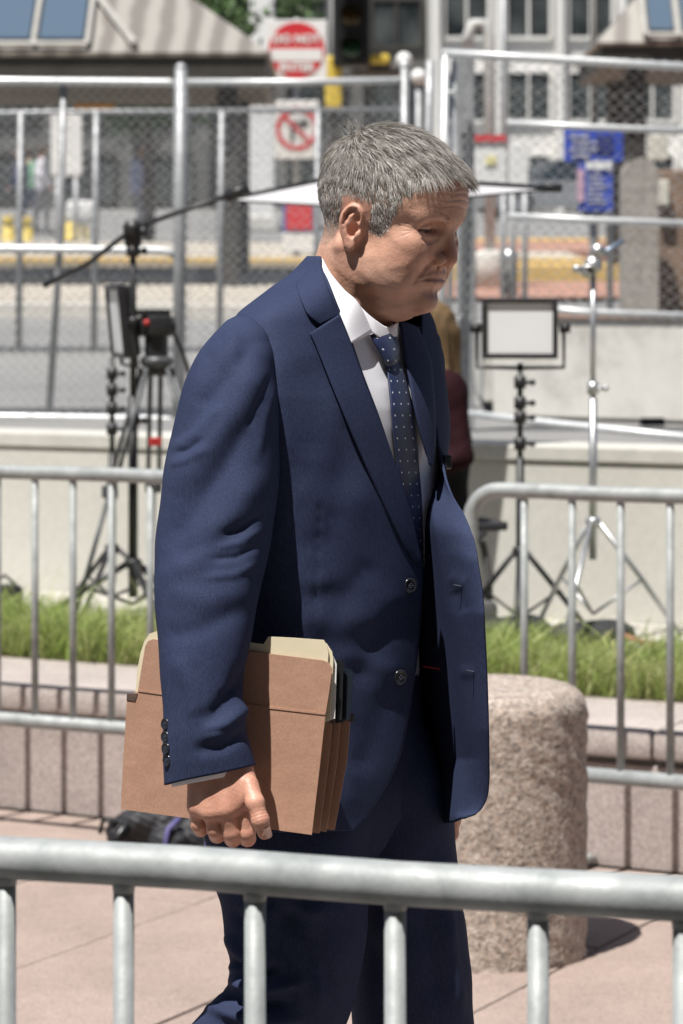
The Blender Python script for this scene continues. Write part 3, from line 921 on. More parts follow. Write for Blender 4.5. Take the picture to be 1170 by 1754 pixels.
NR, NCN, NCB, NCF = 230, 90, 50, 60
def jacket_shell():
    v = np.linspace(0, 1, NR)
    nc = NCN + NCB + NCF
    PX = np.zeros((NR, nc)); PY = np.zeros((NR, nc)); DD = np.zeros((NR, nc))
    s = np.concatenate([np.linspace(0, 1, NCN, endpoint=False), 1 + np.linspace(0, 1, NCB, endpoint=False), 2 + np.linspace(0, 1, NCF)])
    hem = np.interp(s, [0, 1, 2, 3], [1423, 1432, 1418, 1399])
    for j in range(nc):
        py = 440 + v * (hem[j] - 440)
        PY[:, j] = py
        ae = near_alpha(py, crm(_ney, _nex, py)) if j == 0 else ae0(py)
        if j == 0:
            _py0, _ae0 = py.copy(), ae.copy()
            ae0 = lambda q: np.interp(q, _py0, _ae0)
        if s[j] < 1:
            al = ae + (math.radians(150) - ae) * s[j]
        elif s[j] < 2:
            al = np.full(NR, math.radians(150 + 110 * (s[j] - 1)))
        else:
            t = s[j] - 2
            far_a = np.interp(py, [440, 560, 640, 760, 900], np.radians([-62, -30, -14, -24, -55]))
            al = math.radians(260) + (far_a + 2 * math.pi - math.radians(260)) * t
        px, dd = trunk(py, al)
        if s[j] >= 2:
            t = s[j] - 2
            w_ = np.clip((py - 730) / 190, 0, 1); w_ = w_ * w_ * (3 - 2 * w_)
            px0, dd0 = trunk(py, np.full(NR, math.radians(260)))
            ex = crm(_fey, _fex, py); ed = np.interp(py, [700, 850, 950, 1050, 1250, 1400], [-.03, -.09, -.14, -.155, -.125, -.085])
            fpx = px0 + (ex - px0) * t + 46 * np.sin(math.pi * t) * (1 - 0.35 * t); fdd = dd0 + (ed - dd0) * t + .03 * np.sin(math.pi * t)
            mx = np.interp(py, [730, 860, 1000, 1150, 1300, 1400], [728, 740, 757, 777, 796, 778]); md = np.interp(py, [730, 900, 1400], [-.02, -.045, -.035]); tm = .5
            q1 = np.clip(t / tm, 0, 1); q2 = np.clip((t - tm) / (1 - tm), 0, 1)
            fpx = px0 + (mx - px0) * q1 + (ex - mx) * q2; fdd = dd0 + (md - dd0) * q1 + (ed - md) * (1 - (1 - q2) ** 1.5)
            px = px * (1 - w_) + fpx * w_; dd = dd * (1 - w_) + fdd * w_
        PX[:, j], DD[:, j] = px, dd
    P = Wn(PX, PY, MAN_D + DD)
    n = grid_normals(P)
    flip = np.sign((n[:, 20] * np.array([0, -1, 0])).sum(-1).mean())
    n *= flip
    near = np.clip((NCN - np.arange(nc)) / 12, 0, 1)[None]
    it = [([(600, 700), (590, 800), (560, 930)], 27, -0.0028),
          ([(520, 610), (540, 700), (535, 790)], 32, -0.0025),
          ([(470, 610), (480, 700), (490, 800)], 20, 0.0025),
          ([(700, 1010), (640, 1060), (560, 1070), (500, 1050)], 25, 0.0026),
          ([(690, 1030), (640, 1100), (610, 1180)], 22, -0.0028),
          ([(600, 1010), (560, 1080), (540, 1120)], 20, -0.0019),
          ([(640, 960), (600, 1010), (520, 1030)], 21, -0.0022),
          ([(680, 1160), (630, 1130), (570, 1120)], 18, 0.0019),
          ([(675, 1180), (630, 1250), (610, 1330)], 25, -0.0025),
          ([(650, 1200), (600, 1300), (590, 1400)], 22, 0.0019),
          ([(500, 830), (560, 860), (640, 850)], 30, 0.0019),
          ([(480, 900), (520, 930), (580, 930)], 22, -0.0019),
          ([(490, 970), (530, 1000), (570, 990)], 17, 0.0015),
          ([(470, 525), (430, 545), (405, 560)], 12, -0.0007)]
    D = folds(PX, PY, it) * near
    # dart seam down the side front
    d, t = seg_d(PX, PY, [(548, 860), (543, 960), (536, 1080)])
    D -= 0.0016 * np.exp(-(d / 2.2) ** 2) * near
    d, t = seg_d(PX, PY, [(508, 500), (440, 522), (385, 553)])                      # shoulder seam
    D -= 0.0014 * np.exp(-(d / 2.0) ** 2) * near
    # far flap: dents at the buttonholes
    farw = np.clip((np.arange(nc) - NCN - NCB) / 8, 0, 1)[None]
    D += farw * folds(PX, PY, [([(772, 985), (800, 1003)], 12, -.0012), ([(780, 1010), (800, 1050)], 12, .0015), ([(790, 1150), (815, 1152)], 10, -.0012), ([(800, 880), (815, 960)], 16, .004)])
    # slow unevenness
    D += 0.0011 * np.sin(PX / 31 + PY / 57) * np.sin(PY / 44 - PX / 70 + 1) * near
    P = P + n * D[..., None]
    return P, PX, PY, DD
JP, JPX, JPY, JDD = jacket_shell()
jacket = cloth('jacket', JP, suit, person, False, 0.003)

def on_trunk(px, py, lift):
    """Points lying on the near front of the jacket, lifted towards the viewer by lift metres."""
    px = np.asarray(px, float).ravel(); py = np.asarray(py, float).ravel()
    al = near_alpha(py, px)
    q, dd = trunk(py, al)
    return dd - lift

def patch(rowsA, rowsB, nr, nc, name, liftfn, parent, mat=None, ddfn=None, thick=0.0025):
    """Cloth between two edge lines A and B (photo pixels), laid on the trunk."""
    A = np.array(rowsA, float); B = np.array(rowsB, float)
    t = np.linspace(0, 1, nr)
    ta = np.linspace(0, 1, len(A)); tb = np.linspace(0, 1, len(B))
    a = np.stack([crm(ta, A[:, k], t) for k in range(A.shape[1])], 1); b_ = np.stack([crm(tb, B[:, k], t) for k in range(B.shape[1])], 1)
    s = np.linspace(0, 1, nc)
    G = a[:, None] * (1 - s[None, :, None]) + b_[:, None] * s[None, :, None]
    PX, PY = G[..., 0], G[..., 1]
    if ddfn is None:
        dd = on_trunk(PX, PY, 0).reshape(PX.shape)
    else:
        dd = ddfn(PX, PY, G)
    dd = dd - liftfn(t[:, None] * np.ones((1, nc)), s[None] * np.ones((nr, 1)))
    return cloth(name, Wn(PX, PY, MAN_D + dd), mat or suit, parent, False, thick)

# near lapel and collar
lap = patch([(531, 571), (545, 602), (573, 672), (600, 738), (628, 803), (655, 862), (685, 923), (712, 966)],
            [(581, 538), (601, 588), (624, 652), (647, 714), (671, 779), (692, 842), (710, 905), (721, 960)], 70, 16, 'lapel',
            lambda t, s: 0.0065 + 0.006 * np.sin(math.pi * np.clip(s * .62 + .0, 0, 1)) * (1 - .55 * t) - .0025 * t, jacket)
col = patch([(507, 486), (511, 502), (519, 522), (529, 541), (547, 556)],
            [(547, 447), (553, 468), (561, 493), (571, 518), (581, 539)], 40, 16, 'collar',
            lambda t, s: 0.0055 + 0.006 * np.sin(math.pi * s * .7), jacket)
# far lapel
def far_dd(PX, PY, G):
    out = np.zeros(PX.shape)
    for i in range(PX.shape[0]):
        for j in range(PX.shape[1]):
            al = np.radians(np.linspace(-75, 40, 200)); q, dd = trunk(np.full(200, PY[i, j]), al)
            k = np.argmax(q[:])
            out[i, j] = np.interp(PX[i, j], q[k:][::-1], dd[k:][::-1])
    return out
lap2 = patch([(685, 549), (692, 605), (701, 650), (710, 700), (722, 750), (735, 795)],
             [(715, 560), (737, 615), (742, 660), (745, 705), (745, 755), (741, 800)], 44, 10, 'lapel', lambda t, s: 0.010 + 0.004 * np.sin(math.pi * s), jacket, None, far_dd)

# buttons, buttonholes
button_m = simple('dark_button', (0.018, 0.02, 0.026), 0.22, 0, 0.2, 60)
def button(px, py, dd, r, nrm, parent, name='button'):
    z = Vector(nrm).normalized(); x = z.orthogonal().normalized(); y = z.cross(x)
    c = W(px, py, MAN_D + dd)
    prof = [(0.0, 0.0030), (0.35, 0.0022), (0.62, 0.0020), (0.78, 0.0034), (0.92, 0.0032), (1.0, 0.0018), (0.98, 0.0)]
    v, f = [], []
    n = 22
    for rr, h in prof:
        for k in range(n):
            a = 2 * math.pi * k / n
            v.append(tuple(c + (x * math.cos(a) + y * math.sin(a)) * rr * r + z * h))
    for i in range(len(prof) - 1):
        for k in range(n): f.append((i * n + k, i * n + (k + 1) % n, (i + 1) * n + (k + 1) % n, (i + 1) * n + k))
    o = mesh_obj(name, v, f, button_m, parent, True)
    mbb = MB()
    for sx, sy in ((1, 1), (-1, 1), (1, -1), (-1, -1)):
        mbb.sphere(c + (x * sx + y * sy) * r * 0.17 + z * 0.0028, r * 0.09, 8, 6)
    mbb.build('thread', simple('thread', (0.05, 0.055, 0.09), 0.8) if 'thread' not in bpy.data.materials else bpy.data.materials['thread'], o, True)
    return o
for (bx_, by_) in ((702, 1003), (685, 1160)):
    dd = float(on_trunk([bx_], [by_], 0.006)[0])
    button(bx_, by_, dd, 0.0098, (0.50, -0.86, 0.02), jacket)
for (bx_, by_) in ((790, 1004), (814, 1152)):                       # worked buttonholes in the far front
    i = np.unravel_index(np.argmin((JPX[:, NCN + NCB + 20:] - bx_) ** 2 + (JPY[:, NCN + NCB + 20:] - by_) ** 2), JPX[:, NCN + NCB + 20:].shape)
    p0 = JP[i[0], i[1] + NCN + NCB + 20]
    mb = MB(); mb.tube([p0 + np.array([-.010, -.0022, .002]), p0 + np.array([0, -.0024, 0]), p0 + np.array([.007, -.002, -.0012])], [.0008, .001, .0013], 6)
    mb.build('buttonhole', simple('buttonhole_thread', (0.03, 0.035, 0.06), 0.7) if 'buttonhole_thread' not in bpy.data.materials else bpy.data.materials['buttonhole_thread'], jacket, True)

i = np.unravel_index(np.argmin((JPX[:, NCN + NCB:] - 752) ** 2 + (JPY[:, NCN + NCB:] - 1146) ** 2), JPX[:, NCN + NCB:].shape)
p0 = JP[i[0], i[1] + NCN + NCB] + np.array([-.006, -.006, 0])
mb = MB(); mb.tube([p0 + np.array([-.016, -.002, .003]), p0, p0 + np.array([.012, .0, -.002])], .0012, 6); mb.build('lining_piping', simple('red_piping', (.45, .03, .03), .6), jacket, True)
# ------------------------------------------------------------------ sleeves
def sleeve(lv, it, shear, parent, name, cap=True):
    lv = np.array(lv, float)
    nr, nc = 200, 96
    y = np.linspace(lv[0, 0], lv[-1, 0], nr)
    l, r, cd, wd = [crm(lv[:, 0], lv[:, k], y) for k in (1, 2, 3, 4)]
    th = np.linspace(0, 2 * math.pi, nc, endpoint=False)
    c, s = np.cos(th), np.sin(th)
    PX = ((l + r) / 2)[:, None] + ((r - l) / 2)[:, None] * (np.sign(c) * np.abs(c) ** .92)[None]
    DD = cd[:, None] - wd[:, None] * (np.sign(s) * np.abs(s) ** .92)[None]
    PY = y[:, None] - shear(y)[:, None] * c[None]
    P = Wn(PX, PY, MAN_D + DD)
    n = grid_normals(P, True)
    if (n[nr // 2, nc // 4] @ np.array([0, -1, 0])) < 0: n = -n
    D = folds(PX, PY, it) * np.clip(s[None] * 3 + 0.6, 0, 1)
    D += 0.0010 * np.sin(PX / 23 + PY / 41) * np.sin(PY / 37 - PX / 50)
    P = P + n * D[..., None]
    o = cloth(name, P, suit, parent, True, 0.0025)
    return o, P, PX, PY
SLV = [(541, 408, 424, -.132, .012), (548, 392, 436, -.140, .030), (560, 378, 450, -.150, .048), (590, 351, 464, -.165, .064), (640, 325, 472, -.178, .074), (700, 305, 477, -.186, .078),
       (790, 284, 478, -.198, .080), (870, 274, 472, -.212, .078), (930, 267, 462, -.225, .075), (1000, 266, 446, -.246, .068), (1080, 270, 430, -.270, .058),
       (1150, 276, 419, -.288, .050), (1210, 280, 416, -.297, .047), (1260, 281, 421, -.301, .046), (1300, 281, 430, -.303, .045), (1328, 282, 436, -.303, .044)]
sl_it = [([(440, 580), (390, 640), (330, 720), (290, 790)], 18, -0.0061),
         ([(452, 620), (410, 690), (350, 780), (300, 850)], 23, 0.0056),
         ([(440, 700), (390, 790), (330, 880), (280, 940)], 21, -0.0056),
         ([(446, 800), (400, 880), (340, 950), (275, 1000)], 21, 0.0052),
         ([(290, 770), (340, 740), (380, 690)], 10, 0.0038),
         ([(300, 960), (360, 930), (430, 900)], 18, -0.0038),
         ([(280, 1090), (340, 1080), (420, 1040)], 17, -0.0029),
         ([(285, 1010), (350, 1030), (430, 1010)], 21, 0.0029),
         ([(425, 1140), (400, 1190), (350, 1240)], 16, -0.0070),
         ([(428, 1205), (395, 1240), (345, 1262)], 12, 0.0056),
         ([(424, 1250), (380, 1280), (330, 1285)], 12, -0.0038),
         ([(300, 1120), (330, 1180), (340, 1230)], 18, 0.0033),
         ([(395, 560), (400, 600), (398, 650)], 14, 0.0038),
         ([(362, 590), (352, 650), (340, 700)], 13, -0.0038)]
sl_it += [([(446, 880), (415, 905), (380, 915)], 6, -.0030), ([(446, 905), (410, 930), (372, 938)], 6, .0026), ([(440, 935), (405, 955), (360, 958)], 6, -.0028), ([(436, 965), (400, 985), (350, 990)], 7, .0022), ([(300, 775), (325, 770), (350, 752)], 5, -.0034), ([(294, 795), (325, 790), (360, 768)], 6, .0026), ([(425, 1165), (400, 1185), (375, 1190)], 5, -.0026), ([(420, 1225), (385, 1250), (350, 1255)], 5, -.0028), ([(462, 640), (440, 690), (425, 740)], 6, -.0022), ([(470, 660), (452, 720), (440, 790)], 6, .0020), ([(330, 1130), (345, 1180), (350, 1235)], 6, -.0016)]
sh = lambda y: np.interp(y, [1120, 1240, 1328], [0, 9, 17])
near_sleeve, SP, SPX, SPY = sleeve(SLV, sl_it, sh, jacket, 'sleeve')
FSL = [(552, 700, 716, .115, .012), (562, 690, 736, .125, .035), (600, 680, 757, .14, .06), (680, 676, 760, .155, .07), (800, 674, 762, .175, .07), (930, 676, 768, .19, .065),
       (1080, 690, 776, .2, .055), (1200, 706, 786, .2, .05), (1310, 712, 800, .198, .046)]
far_sleeve, _, _, _ = sleeve(FSL, [([(740, 640), (750, 700)], 10, .004), ([(752, 700), (745, 780)], 10, -.004)], lambda y: y * 0, jacket, 'sleeve')
for k, (bx_, by_) in enumerate(((285, 1240), (285, 1262), (286, 1282), (288, 1302))):
    i = np.unravel_index(np.argmin((SPX - bx_ + 1) ** 2 + (SPY - by_) ** 2 + 1e6 * (SP[..., 1] > MAN_D - .305)), SPX.shape)
    p0 = SP[i] ; d_ = p0[1] - MAN_D
    button(bx_, by_, d_ - .002, 0.0072, (-0.72, -0.66, 0.1), near_sleeve)

# shirt cuff inside the sleeve end
shirt_m, nt, b = new_mat('white_shirt_cotton')
nt.links.new(ramp(nt, noise(nt, 700, 2), [(0.3, (0.74, 0.74, 0.79)), (0.7, (0.82, 0.82, 0.86))]), b.inputs['Base Color'])
b.inputs['Roughness'].default_value = 0.8
bump(nt, b, noise(nt, 900, 2), 0.2, 0.0006)
shirt = empty('shirt', (0, 0, 0)); shirt.parent = person; 
def cuff(cx, w_, y0, y1, cd, wd, sh_):
    th = np.linspace(0, 2 * math.pi, 48, endpoint=False)
    y = np.linspace(y0, y1, 8)
    PX = cx + w_ * np.cos(th)[None] * np.ones((8, 1)); PY = y[:, None] - sh_ * np.cos(th)[None]
    DD = cd - wd * np.sin(th)[None] * np.ones((8, 1))
    cloth('cuff', Wn(PX, PY, MAN_D + DD), shirt_m, shirt, True, 0.002)
cuff(357, 62, 1270, 1336, -.304, .036, 12)
cuff(757, 36, 1260, 1318, .198, .036, 0)

# ------------------------------------------------------------------ shirt front, collar, tie
def inner(py, al, shrink=None):
    if shrink is None: shrink = 0.006 + 0.012 * np.clip((np.abs(np.asarray(al) - math.radians(-5)) - math.radians(36)) / math.radians(15), 0, 1)
    px, dd = trunk(py, al, shrink)
    k = np.interp(py, [440, 700, 850, 980, 1100, 1400], [1, 1, 0.90, 0.78, 0.72, 0.72]); xc = crm(_ly, _xc, py)
    return xc + (px - xc) * k, dd * k
def shirt_front():
    py = np.linspace(560, 1180, 120); al = np.radians(np.linspace(-178, 180, 120))
    PY, AL = np.meshgrid(py, al, indexing='ij')
    px, dd = inner(PY, AL)
    it = [([(640, 600), (655, 680), (672, 760)], 7, .003), ([(628, 600), (650, 640), (662, 660)], 6, -.003), ([(712, 700), (728, 830), (733, 930)], 6, -.003)]
    dd = dd - folds(px, PY, it) * (AL > -1) * (AL < 1.2)
    return cloth('shirt_front', Wn(px, PY, MAN_D + dd), shirt_m, shirt)
shirt_front()
def cpatch(name, A, B, bulge, mat, parent, nr=30, nc=14, thick=0.0016):
    return patch(A, B, nr, nc, name, lambda t, s: bulge * np.sin(math.pi * s), parent, mat, lambda PX, PY, G: G[..., 2], thick)
cpatch('collar', [(552, 443, -.040), (566, 468, -.066), (590, 497, -.080), (614, 520, -.084), (638, 570, -.072)],
       [(544, 456, -.048), (556, 492, -.082), (573, 530, -.102), (588, 562, -.113), (601, 589, -.116)], .003, shirt_m, shirt)
cpatch('collar_stand', [(616, 524, -.070), (630, 538, -.069), (645, 550, -.063), (662, 560, -.044), (682, 556, .0)],
       [(618, 548, -.076), (632, 564, -.074), (648, 577, -.068), (668, 590, -.045), (684, 588, .0)], .001, shirt_m, shirt)
cpatch('collar', [(664, 562, -.040), (674, 556, -.024), (683, 550, .0)], [(664, 572, -.042), (676, 578, -.03), (682, 582, -.004)], .002, shirt_m, shirt, 16, 8)

tie_m, nt, b = new_mat('navy_dotted_silk')
uvn = N(nt, 'ShaderNodeAttribute', attribute_name='tie_uv')
sp = N(nt, 'ShaderNodeSeparateXYZ'); nt.links.new(uvn.outputs['Vector'], sp.inputs[0])
def mth(op, a, b_=None):
    n = nt.nodes.new('ShaderNodeMath'); n.operation = op
    for i, q in enumerate((a, b_)):
        if q is None: continue
        if hasattr(q, 'is_linked'): nt.links.new(q, n.inputs[i])
        else: n.inputs[i].default_value = q
    return n.outputs[0]
du = mth('SUBTRACT', mth('FRACT', sp.outputs[0]), 0.5); dv = mth('SUBTRACT', mth('FRACT', sp.outputs[1]), 0.5)
dot = mth('LESS_THAN', mth('ADD', mth('MULTIPLY', du, du), mth('MULTIPLY', dv, dv)), 0.0065)
wv = N(nt, 'ShaderNodeTexWave', wave_type='BANDS', bands_direction='DIAGONAL'); wv.inputs['Scale'].default_value = 260
tcn = N(nt, 'ShaderNodeTexCoord'); nt.links.new(tcn.outputs['Object'], wv.inputs[0])
c = mixc(nt, dot, ramp(nt, wv.outputs[0], [(0.2, (0.012, 0.017, 0.052)), (0.8, (0.030, 0.042, 0.105))]), (0.66, 0.68, 0.74))
nt.links.new(c, b.inputs['Base Color'])
b.inputs['Roughness'].default_value = 0.38
b.inputs['Sheen Weight'].default_value = 0.03
bump(nt, b, wv.outputs[0], 0.3, 0.0006)
tie = empty('tie', (0, 0, 0)); tie.parent = person
def tie_piece(name, A, B, bulge, lift, u0, vs, nr, nc=14):
    A = np.array(A, float); B = np.array(B, float); t = np.linspace(0, 1, nr)
    yv = lambda Q: np.stack([crm(np.linspace(0, 1, len(Q)), Q[:, k], t) for k in range(2)], 1)
    a, b_ = yv(A), yv(B); s = np.linspace(0, 1, nc)
    G = a[:, None] * (1 - s[None, :, None]) + b_[:, None] * s[None, :, None]
    PX, PY = G[..., 0], G[..., 1]
    al = np.radians(np.linspace(-60, 80, 300))
    dd = np.zeros(PX.shape)
    for i in range(nr):
        for j in range(nc):
            q, d_ = inner(np.full(300, PY[i, j]), al); k = np.argmax(q)
            dd[i, j] = np.interp(-PX[i, j], -q[k:], d_[k:])
    dd = dd - lift(t)[:, None] - bulge * np.sin(math.pi * np.clip(s, 0.0, 1))[None]
    o = cloth(name, Wn(PX, PY, MAN_D + dd), tie_m, tie, False, 0.003)
    at_ = o.data.attributes.new('tie_uv', 'FLOAT_VECTOR', 'POINT')
    uv = np.stack([np.broadcast_to(u0[0] + (u0[1] - u0[0]) * s[None], PX.shape), PY / vs, PX * 0], -1)
    at_.data.foreach_set('vector', uv.astype(np.float32).ravel())
    return o
tie_piece('knot', [(634, 574), (641, 588), (651, 605), (660, 622), (664, 628)], [(668, 563), (677, 575), (682, 592), (683, 610), (681, 622)], .011, lambda t: .011 + .006 * np.sin(math.pi * t), (0.1, 2.1), 19, 26)
tie_piece('blade', [(661, 620), (665, 650), (669, 688), (674, 742), (681, 796), (690, 860), (697, 920), (698, 980), (694, 1040), (688, 1090)],
          [(683, 618), (693, 645), (702, 680), (712, 742), (716, 796), (721, 860), (723, 920), (724, 980), (724, 1040), (718, 1100)], .006, lambda t: .008 - .002 * t, (0.15, 3.05), 19.5, 130)

# ------------------------------------------------------------------ trousers, belt, shoes
trousers = empty('trousers', (0, 0, 0)); trousers.parent = person
def leg_tube(name, path, it, nr=170, nc=80):
    """path rows: (px, py, dd, half width across the picture, half depth)."""
    Q = np.array(path, float); k = np.linspace(0, 1, len(Q)); t = np.linspace(0, 1, nr)
    q = [crm(k, Q[:, i], t) for i in range(5)]
    cx, cy = q[0], q[1]
    tx, ty = np.gradient(cx), np.gradient(cy); L_ = np.hypot(tx, ty); nx, ny = ty / L_, -tx / L_
    th = np.linspace(0, 2 * math.pi, nc, endpoint=False); c, s = np.cos(th), np.sin(th)
    PX = cx[:, None] + (nx * q[3])[:, None] * c[None]; PY = cy[:, None] + (ny * q[3])[:, None] * c[None]
    DD = q[2][:, None] - q[4][:, None] * s[None]
    P = Wn(PX, PY, MAN_D + DD)
    n = grid_normals(P, True)
    if n[nr // 4, nc // 4] @ np.array([0, -1, 0]) < 0: n = -n
    D = folds(PX, PY, it) * np.clip(s[None] * 2 + .8, 0, 1) + .0012 * np.sin(PX / 21 + PY / 37) * np.sin(PY / 29)
    return cloth(name, P + n * D[..., None], trouser_m, trousers, True, 0.002)
leg_tube('trouser_leg', [(560, 1100, -.02, 90, .09), (520, 1220, -.045, 125, .105), (498, 1350, -.065, 146, .115), (494, 1440, -.08, 140, .112), (505, 1540, -.09, 126, .105), (507, 1620, -.095, 117, .1), (501, 1690, -.095, 108, .096),
                         (480, 1745, -.095, 104, .09), (430, 1800, -.09, 105, .085), (350, 1880, -.085, 100, .08), (250, 1985, -.08, 92, .075), (140, 2100, -.075, 84, .07), (95, 2150, -.07, 80, .07)],
         [([(470, 1540), (455, 1600), (440, 1650)], 14, .010), ([(485, 1550), (530, 1610), (560, 1700)], 16, -.008), ([(520, 1560), (545, 1650), (545, 1740)], 9, .006),
          ([(390, 1600), (420, 1640), (470, 1640)], 10, .009), ([(395, 1640), (430, 1670), (480, 1660)], 8, -.010), ([(400, 1680), (440, 1700), (520, 1680)], 9, .010),
          ([(385, 1710), (430, 1725), (500, 1720)], 8, -.010), ([(370, 1735), (430, 1750), (520, 1745)], 8, .010), ([(400, 1560), (430, 1590), (450, 1600)], 9, -.006),
          ([(470, 1520), (520, 1560), (560, 1560)], 12, .006), ([(392, 1655), (425, 1662), (470, 1650)], 5, .006), ([(380, 1700), (420, 1712), (460, 1708)], 5, -.006), ([(350, 1725), (400, 1738), (460, 1735)], 5, .006), ([(470, 1600), (500, 1660), (505, 1730)], 6, -.004), ([(430, 1560), (450, 1620), (450, 1680)], 6, .004)])
leg_tube('trouser_leg', [(590, 1100, .02, 80, .09), (625, 1230, .045, 92, .10), (652, 1350, .06, 108, .11), (668, 1440, .068, 112, .112), (692, 1540, .07, 96, .105), (703, 1640, .07, 100, .1), (707, 1754, .07, 103, .095),
                         (715, 1860, .07, 98, .09), (725, 2000, .07, 92, .085), (735, 2200, .07, 86, .08), (742, 2400, .07, 82, .078), (745, 2530, .07, 82, .078)],
         [([(760, 1500), (770, 1620), (790, 1750)], 10, .006), ([(720, 1480), (735, 1600), (760, 1740)], 14, -.006), ([(680, 1520), (690, 1640), (700, 1740)], 16, .005), ([(640, 1600), (650, 1680), (650, 1750)], 12, -.005)])
mb = MB()
th = np.linspace(0, 2 * math.pi, 60, endpoint=False)
def ring_pts(py, sh_): 
    px, dd = inner(np.full(60, float(py)), th, sh_); return Wn(px, py, MAN_D + dd)
belt_m = simple('dark_belt_leather', (0.012, 0.012, 0.014), 0.4)
seat = np.stack([ring_pts(y_, s_) for y_, s_ in ((1060, .010), (1130, .007), (1200, .004), (1330, -.005), (1400, -.004), (1450, .025), (1490, .065))])
cloth('trouser_seat', seat, trouser_m, trousers, True)
cloth('belt', np.stack([ring_pts(y_, s_) for y_, s_ in ((1056, .008), (1060, .006), (1086, .006), (1090, .008))]), belt_m, trousers, True)
shoe_m = simple('black_shoe_leather', (0.01, 0.01, 0.011), 0.25)
def shoe(heel, toe, up):
    heel, toe, up = Vector(heel), Vector(toe), Vector(up).normalized()
    d = (toe - heel); L_ = d.length; d.normalize(); sd = d.cross(up).normalized(); up = sd.cross(d)
    prof = [(-.02, .018, .06), (.0, .034, .085), (.08, .036, .09), (.13, .040, .07), (.19, .046, .05), (.25, .040, .038), (.285, .022, .026), (.298, .004, .014)]
    v = []; n = 18
    for x, w_, h in prof:
        for k in range(n):
            a = 2 * math.pi * k / n
            zz = h * (0.5 + 0.5 * math.sin(a)); v.append(tuple(heel + d * x + sd * (w_ * math.cos(a)) + up * zz))
    f = [(i * n + k, i * n + (k + 1) % n, (i + 1) * n + (k + 1) % n, (i + 1) * n + k) for i in range(len(prof) - 1) for k in range(n)]
    mb = MB(); mb.add(v, f + [tuple(range(n - 1, -1, -1)), tuple((len(prof) - 1) * n + k for k in range(n))])
    return mb.build('shoe', shoe_m, person, True)
_h = W(720, 2560, MAN_D + .07); _h.z = 0.0
shoe(_h, _h + Vector((.24, -.12, 0)), (0, 0, 1))
_h2 = W(70, 2165, MAN_D - .06); shoe(_h2, _h2 + Vector((.13, -.06, -.24)), (.8, 0, .5))

# small black clip showing at the far chest
mb = MB(); mb.box(W(763, 791, MAN_D + .02), (.010, .02, .018), 0.4, .002)
mb.build('pocket_clip', button_m, jacket)

# ------------------------------------------------------------------ folders in his hand
FOLD_ROT = math.radians(17)
FC = np.array(W(385, 1270, MAN_D - .246))
fx = np.array([math.cos(FOLD_ROT), -math.sin(FOLD_ROT), 0.0]); fy = np.array([math.sin(FOLD_ROT), math.cos(FOLD_ROT), 0.0])
def fold_pt(px, py, back=0.0):
    """Where the viewing ray of a pixel meets the folder's front plane; back pushes into the folder's thickness."""
    ray = np.array([(px - HX) / FPX, 1.0, -(py - HY) / FPX]); o = np.array([0, 0, CAMH])
    t = ((FC - o) @ fy) / (ray @ fy)
    return o + ray * t + fy * back
def sheet(outline, name, mat, parent, back, th=0.0012, skew=(0, 0), bend=0.0):
    """A card: its outline in photo pixels, laid in the folder's plane at a depth, with real thickness."""
    n = len(outline)
    a = [fold_pt(x + skew[0], y + skew[1], back) for x, y in outline]; b_ = [fold_pt(x + skew[0], y + skew[1], back + th) for x, y in outline]
    mb = MB(); mb.add(a + b_, [tuple(range(n)), tuple(range(2 * n - 1, n - 1, -1))] + [((i + 1) % n, i, n + i, n + (i + 1) % n) for i in range(n)])
    return mb.build(name, mat, parent)
kraft, nt, b = new_mat('red_brown_fibre_card')
f1 = noise(nt, 420, 4, 0.7); f2 = noise(nt, 14, 4, 0.6)
c = ramp(nt, f1, [(0.3, (0.40, 0.225, 0.15)), (0.7, (0.50, 0.295, 0.205))])
c = mixc(nt, 1.0, c, ramp(nt, f2, [(0.3, (0.93, 0.92, 0.92)), (0.7, (1.05, 1.05, 1.05))]), 'MULTIPLY')
nt.links.new(c, b.inputs['Base Color']); b.inputs['Roughness'].default_value = 0.75
sc = ramp(nt, noise(nt, 55, 6, 0.75, 'Object', 1.5), [(0.60, (0, 0, 0)), (0.72, (0.35, 0.35, 0.35))])
c = mixc(nt, sc, c, (0.56, 0.36, 0.25)); nt.links.new(c, b.inputs['Base Color'])
p = bump(nt, b, f1, 0.15, 0.0008)
bump(nt, b, noise(nt, 22, 3, 0.5), 0.5, 0.004, p)
gusset_m = simple('brown_gusset_cloth', (0.10, 0.065, 0.05), 0.7, 0, 0.2, 120, 0.2, 300)
manila = simple('manila_card', (0.74, 0.66, 0.47), 0.7, 0, 0.04, 40)
paper = simple('white_paper', (0.78, 0.78, 0.76), 0.8, 0, 0.03, 30)
black_m = simple('black_plastic', (0.012, 0.013, 0.015), 0.35, 0, 0.2, 20)
folder = empty('expanding_folder', FC - np.array([0, 0, .12]), 0, 'red-brown expanding file folder held under the arm of the man in the suit', 'folder')
front_poly = [(207, 1386), (211, 1300), (218, 1190), (236, 1185), (243, 1140), (249, 1106), (254, 1098), (262, 1095), (360, 1107), (455, 1119), (552, 1131), (563, 1135), (569, 1146), (563, 1190), (557, 1226), (548, 1310), (534, 1430), (370, 1408)]
sheet(front_poly, 'front_panel', kraft, folder, 0.0)
sheet([(237, 1181), (400, 1203), (557, 1221), (557, 1224.5), (400, 1206.5), (237, 1184.5)], 'flap_fold', kraft, folder, -0.0009, 0.0007)
sheet([(218, 1188), (236, 1188), (232, 1201), (217, 1199)], 'edge_tape', gusset_m, folder, -0.0009, 0.0008)
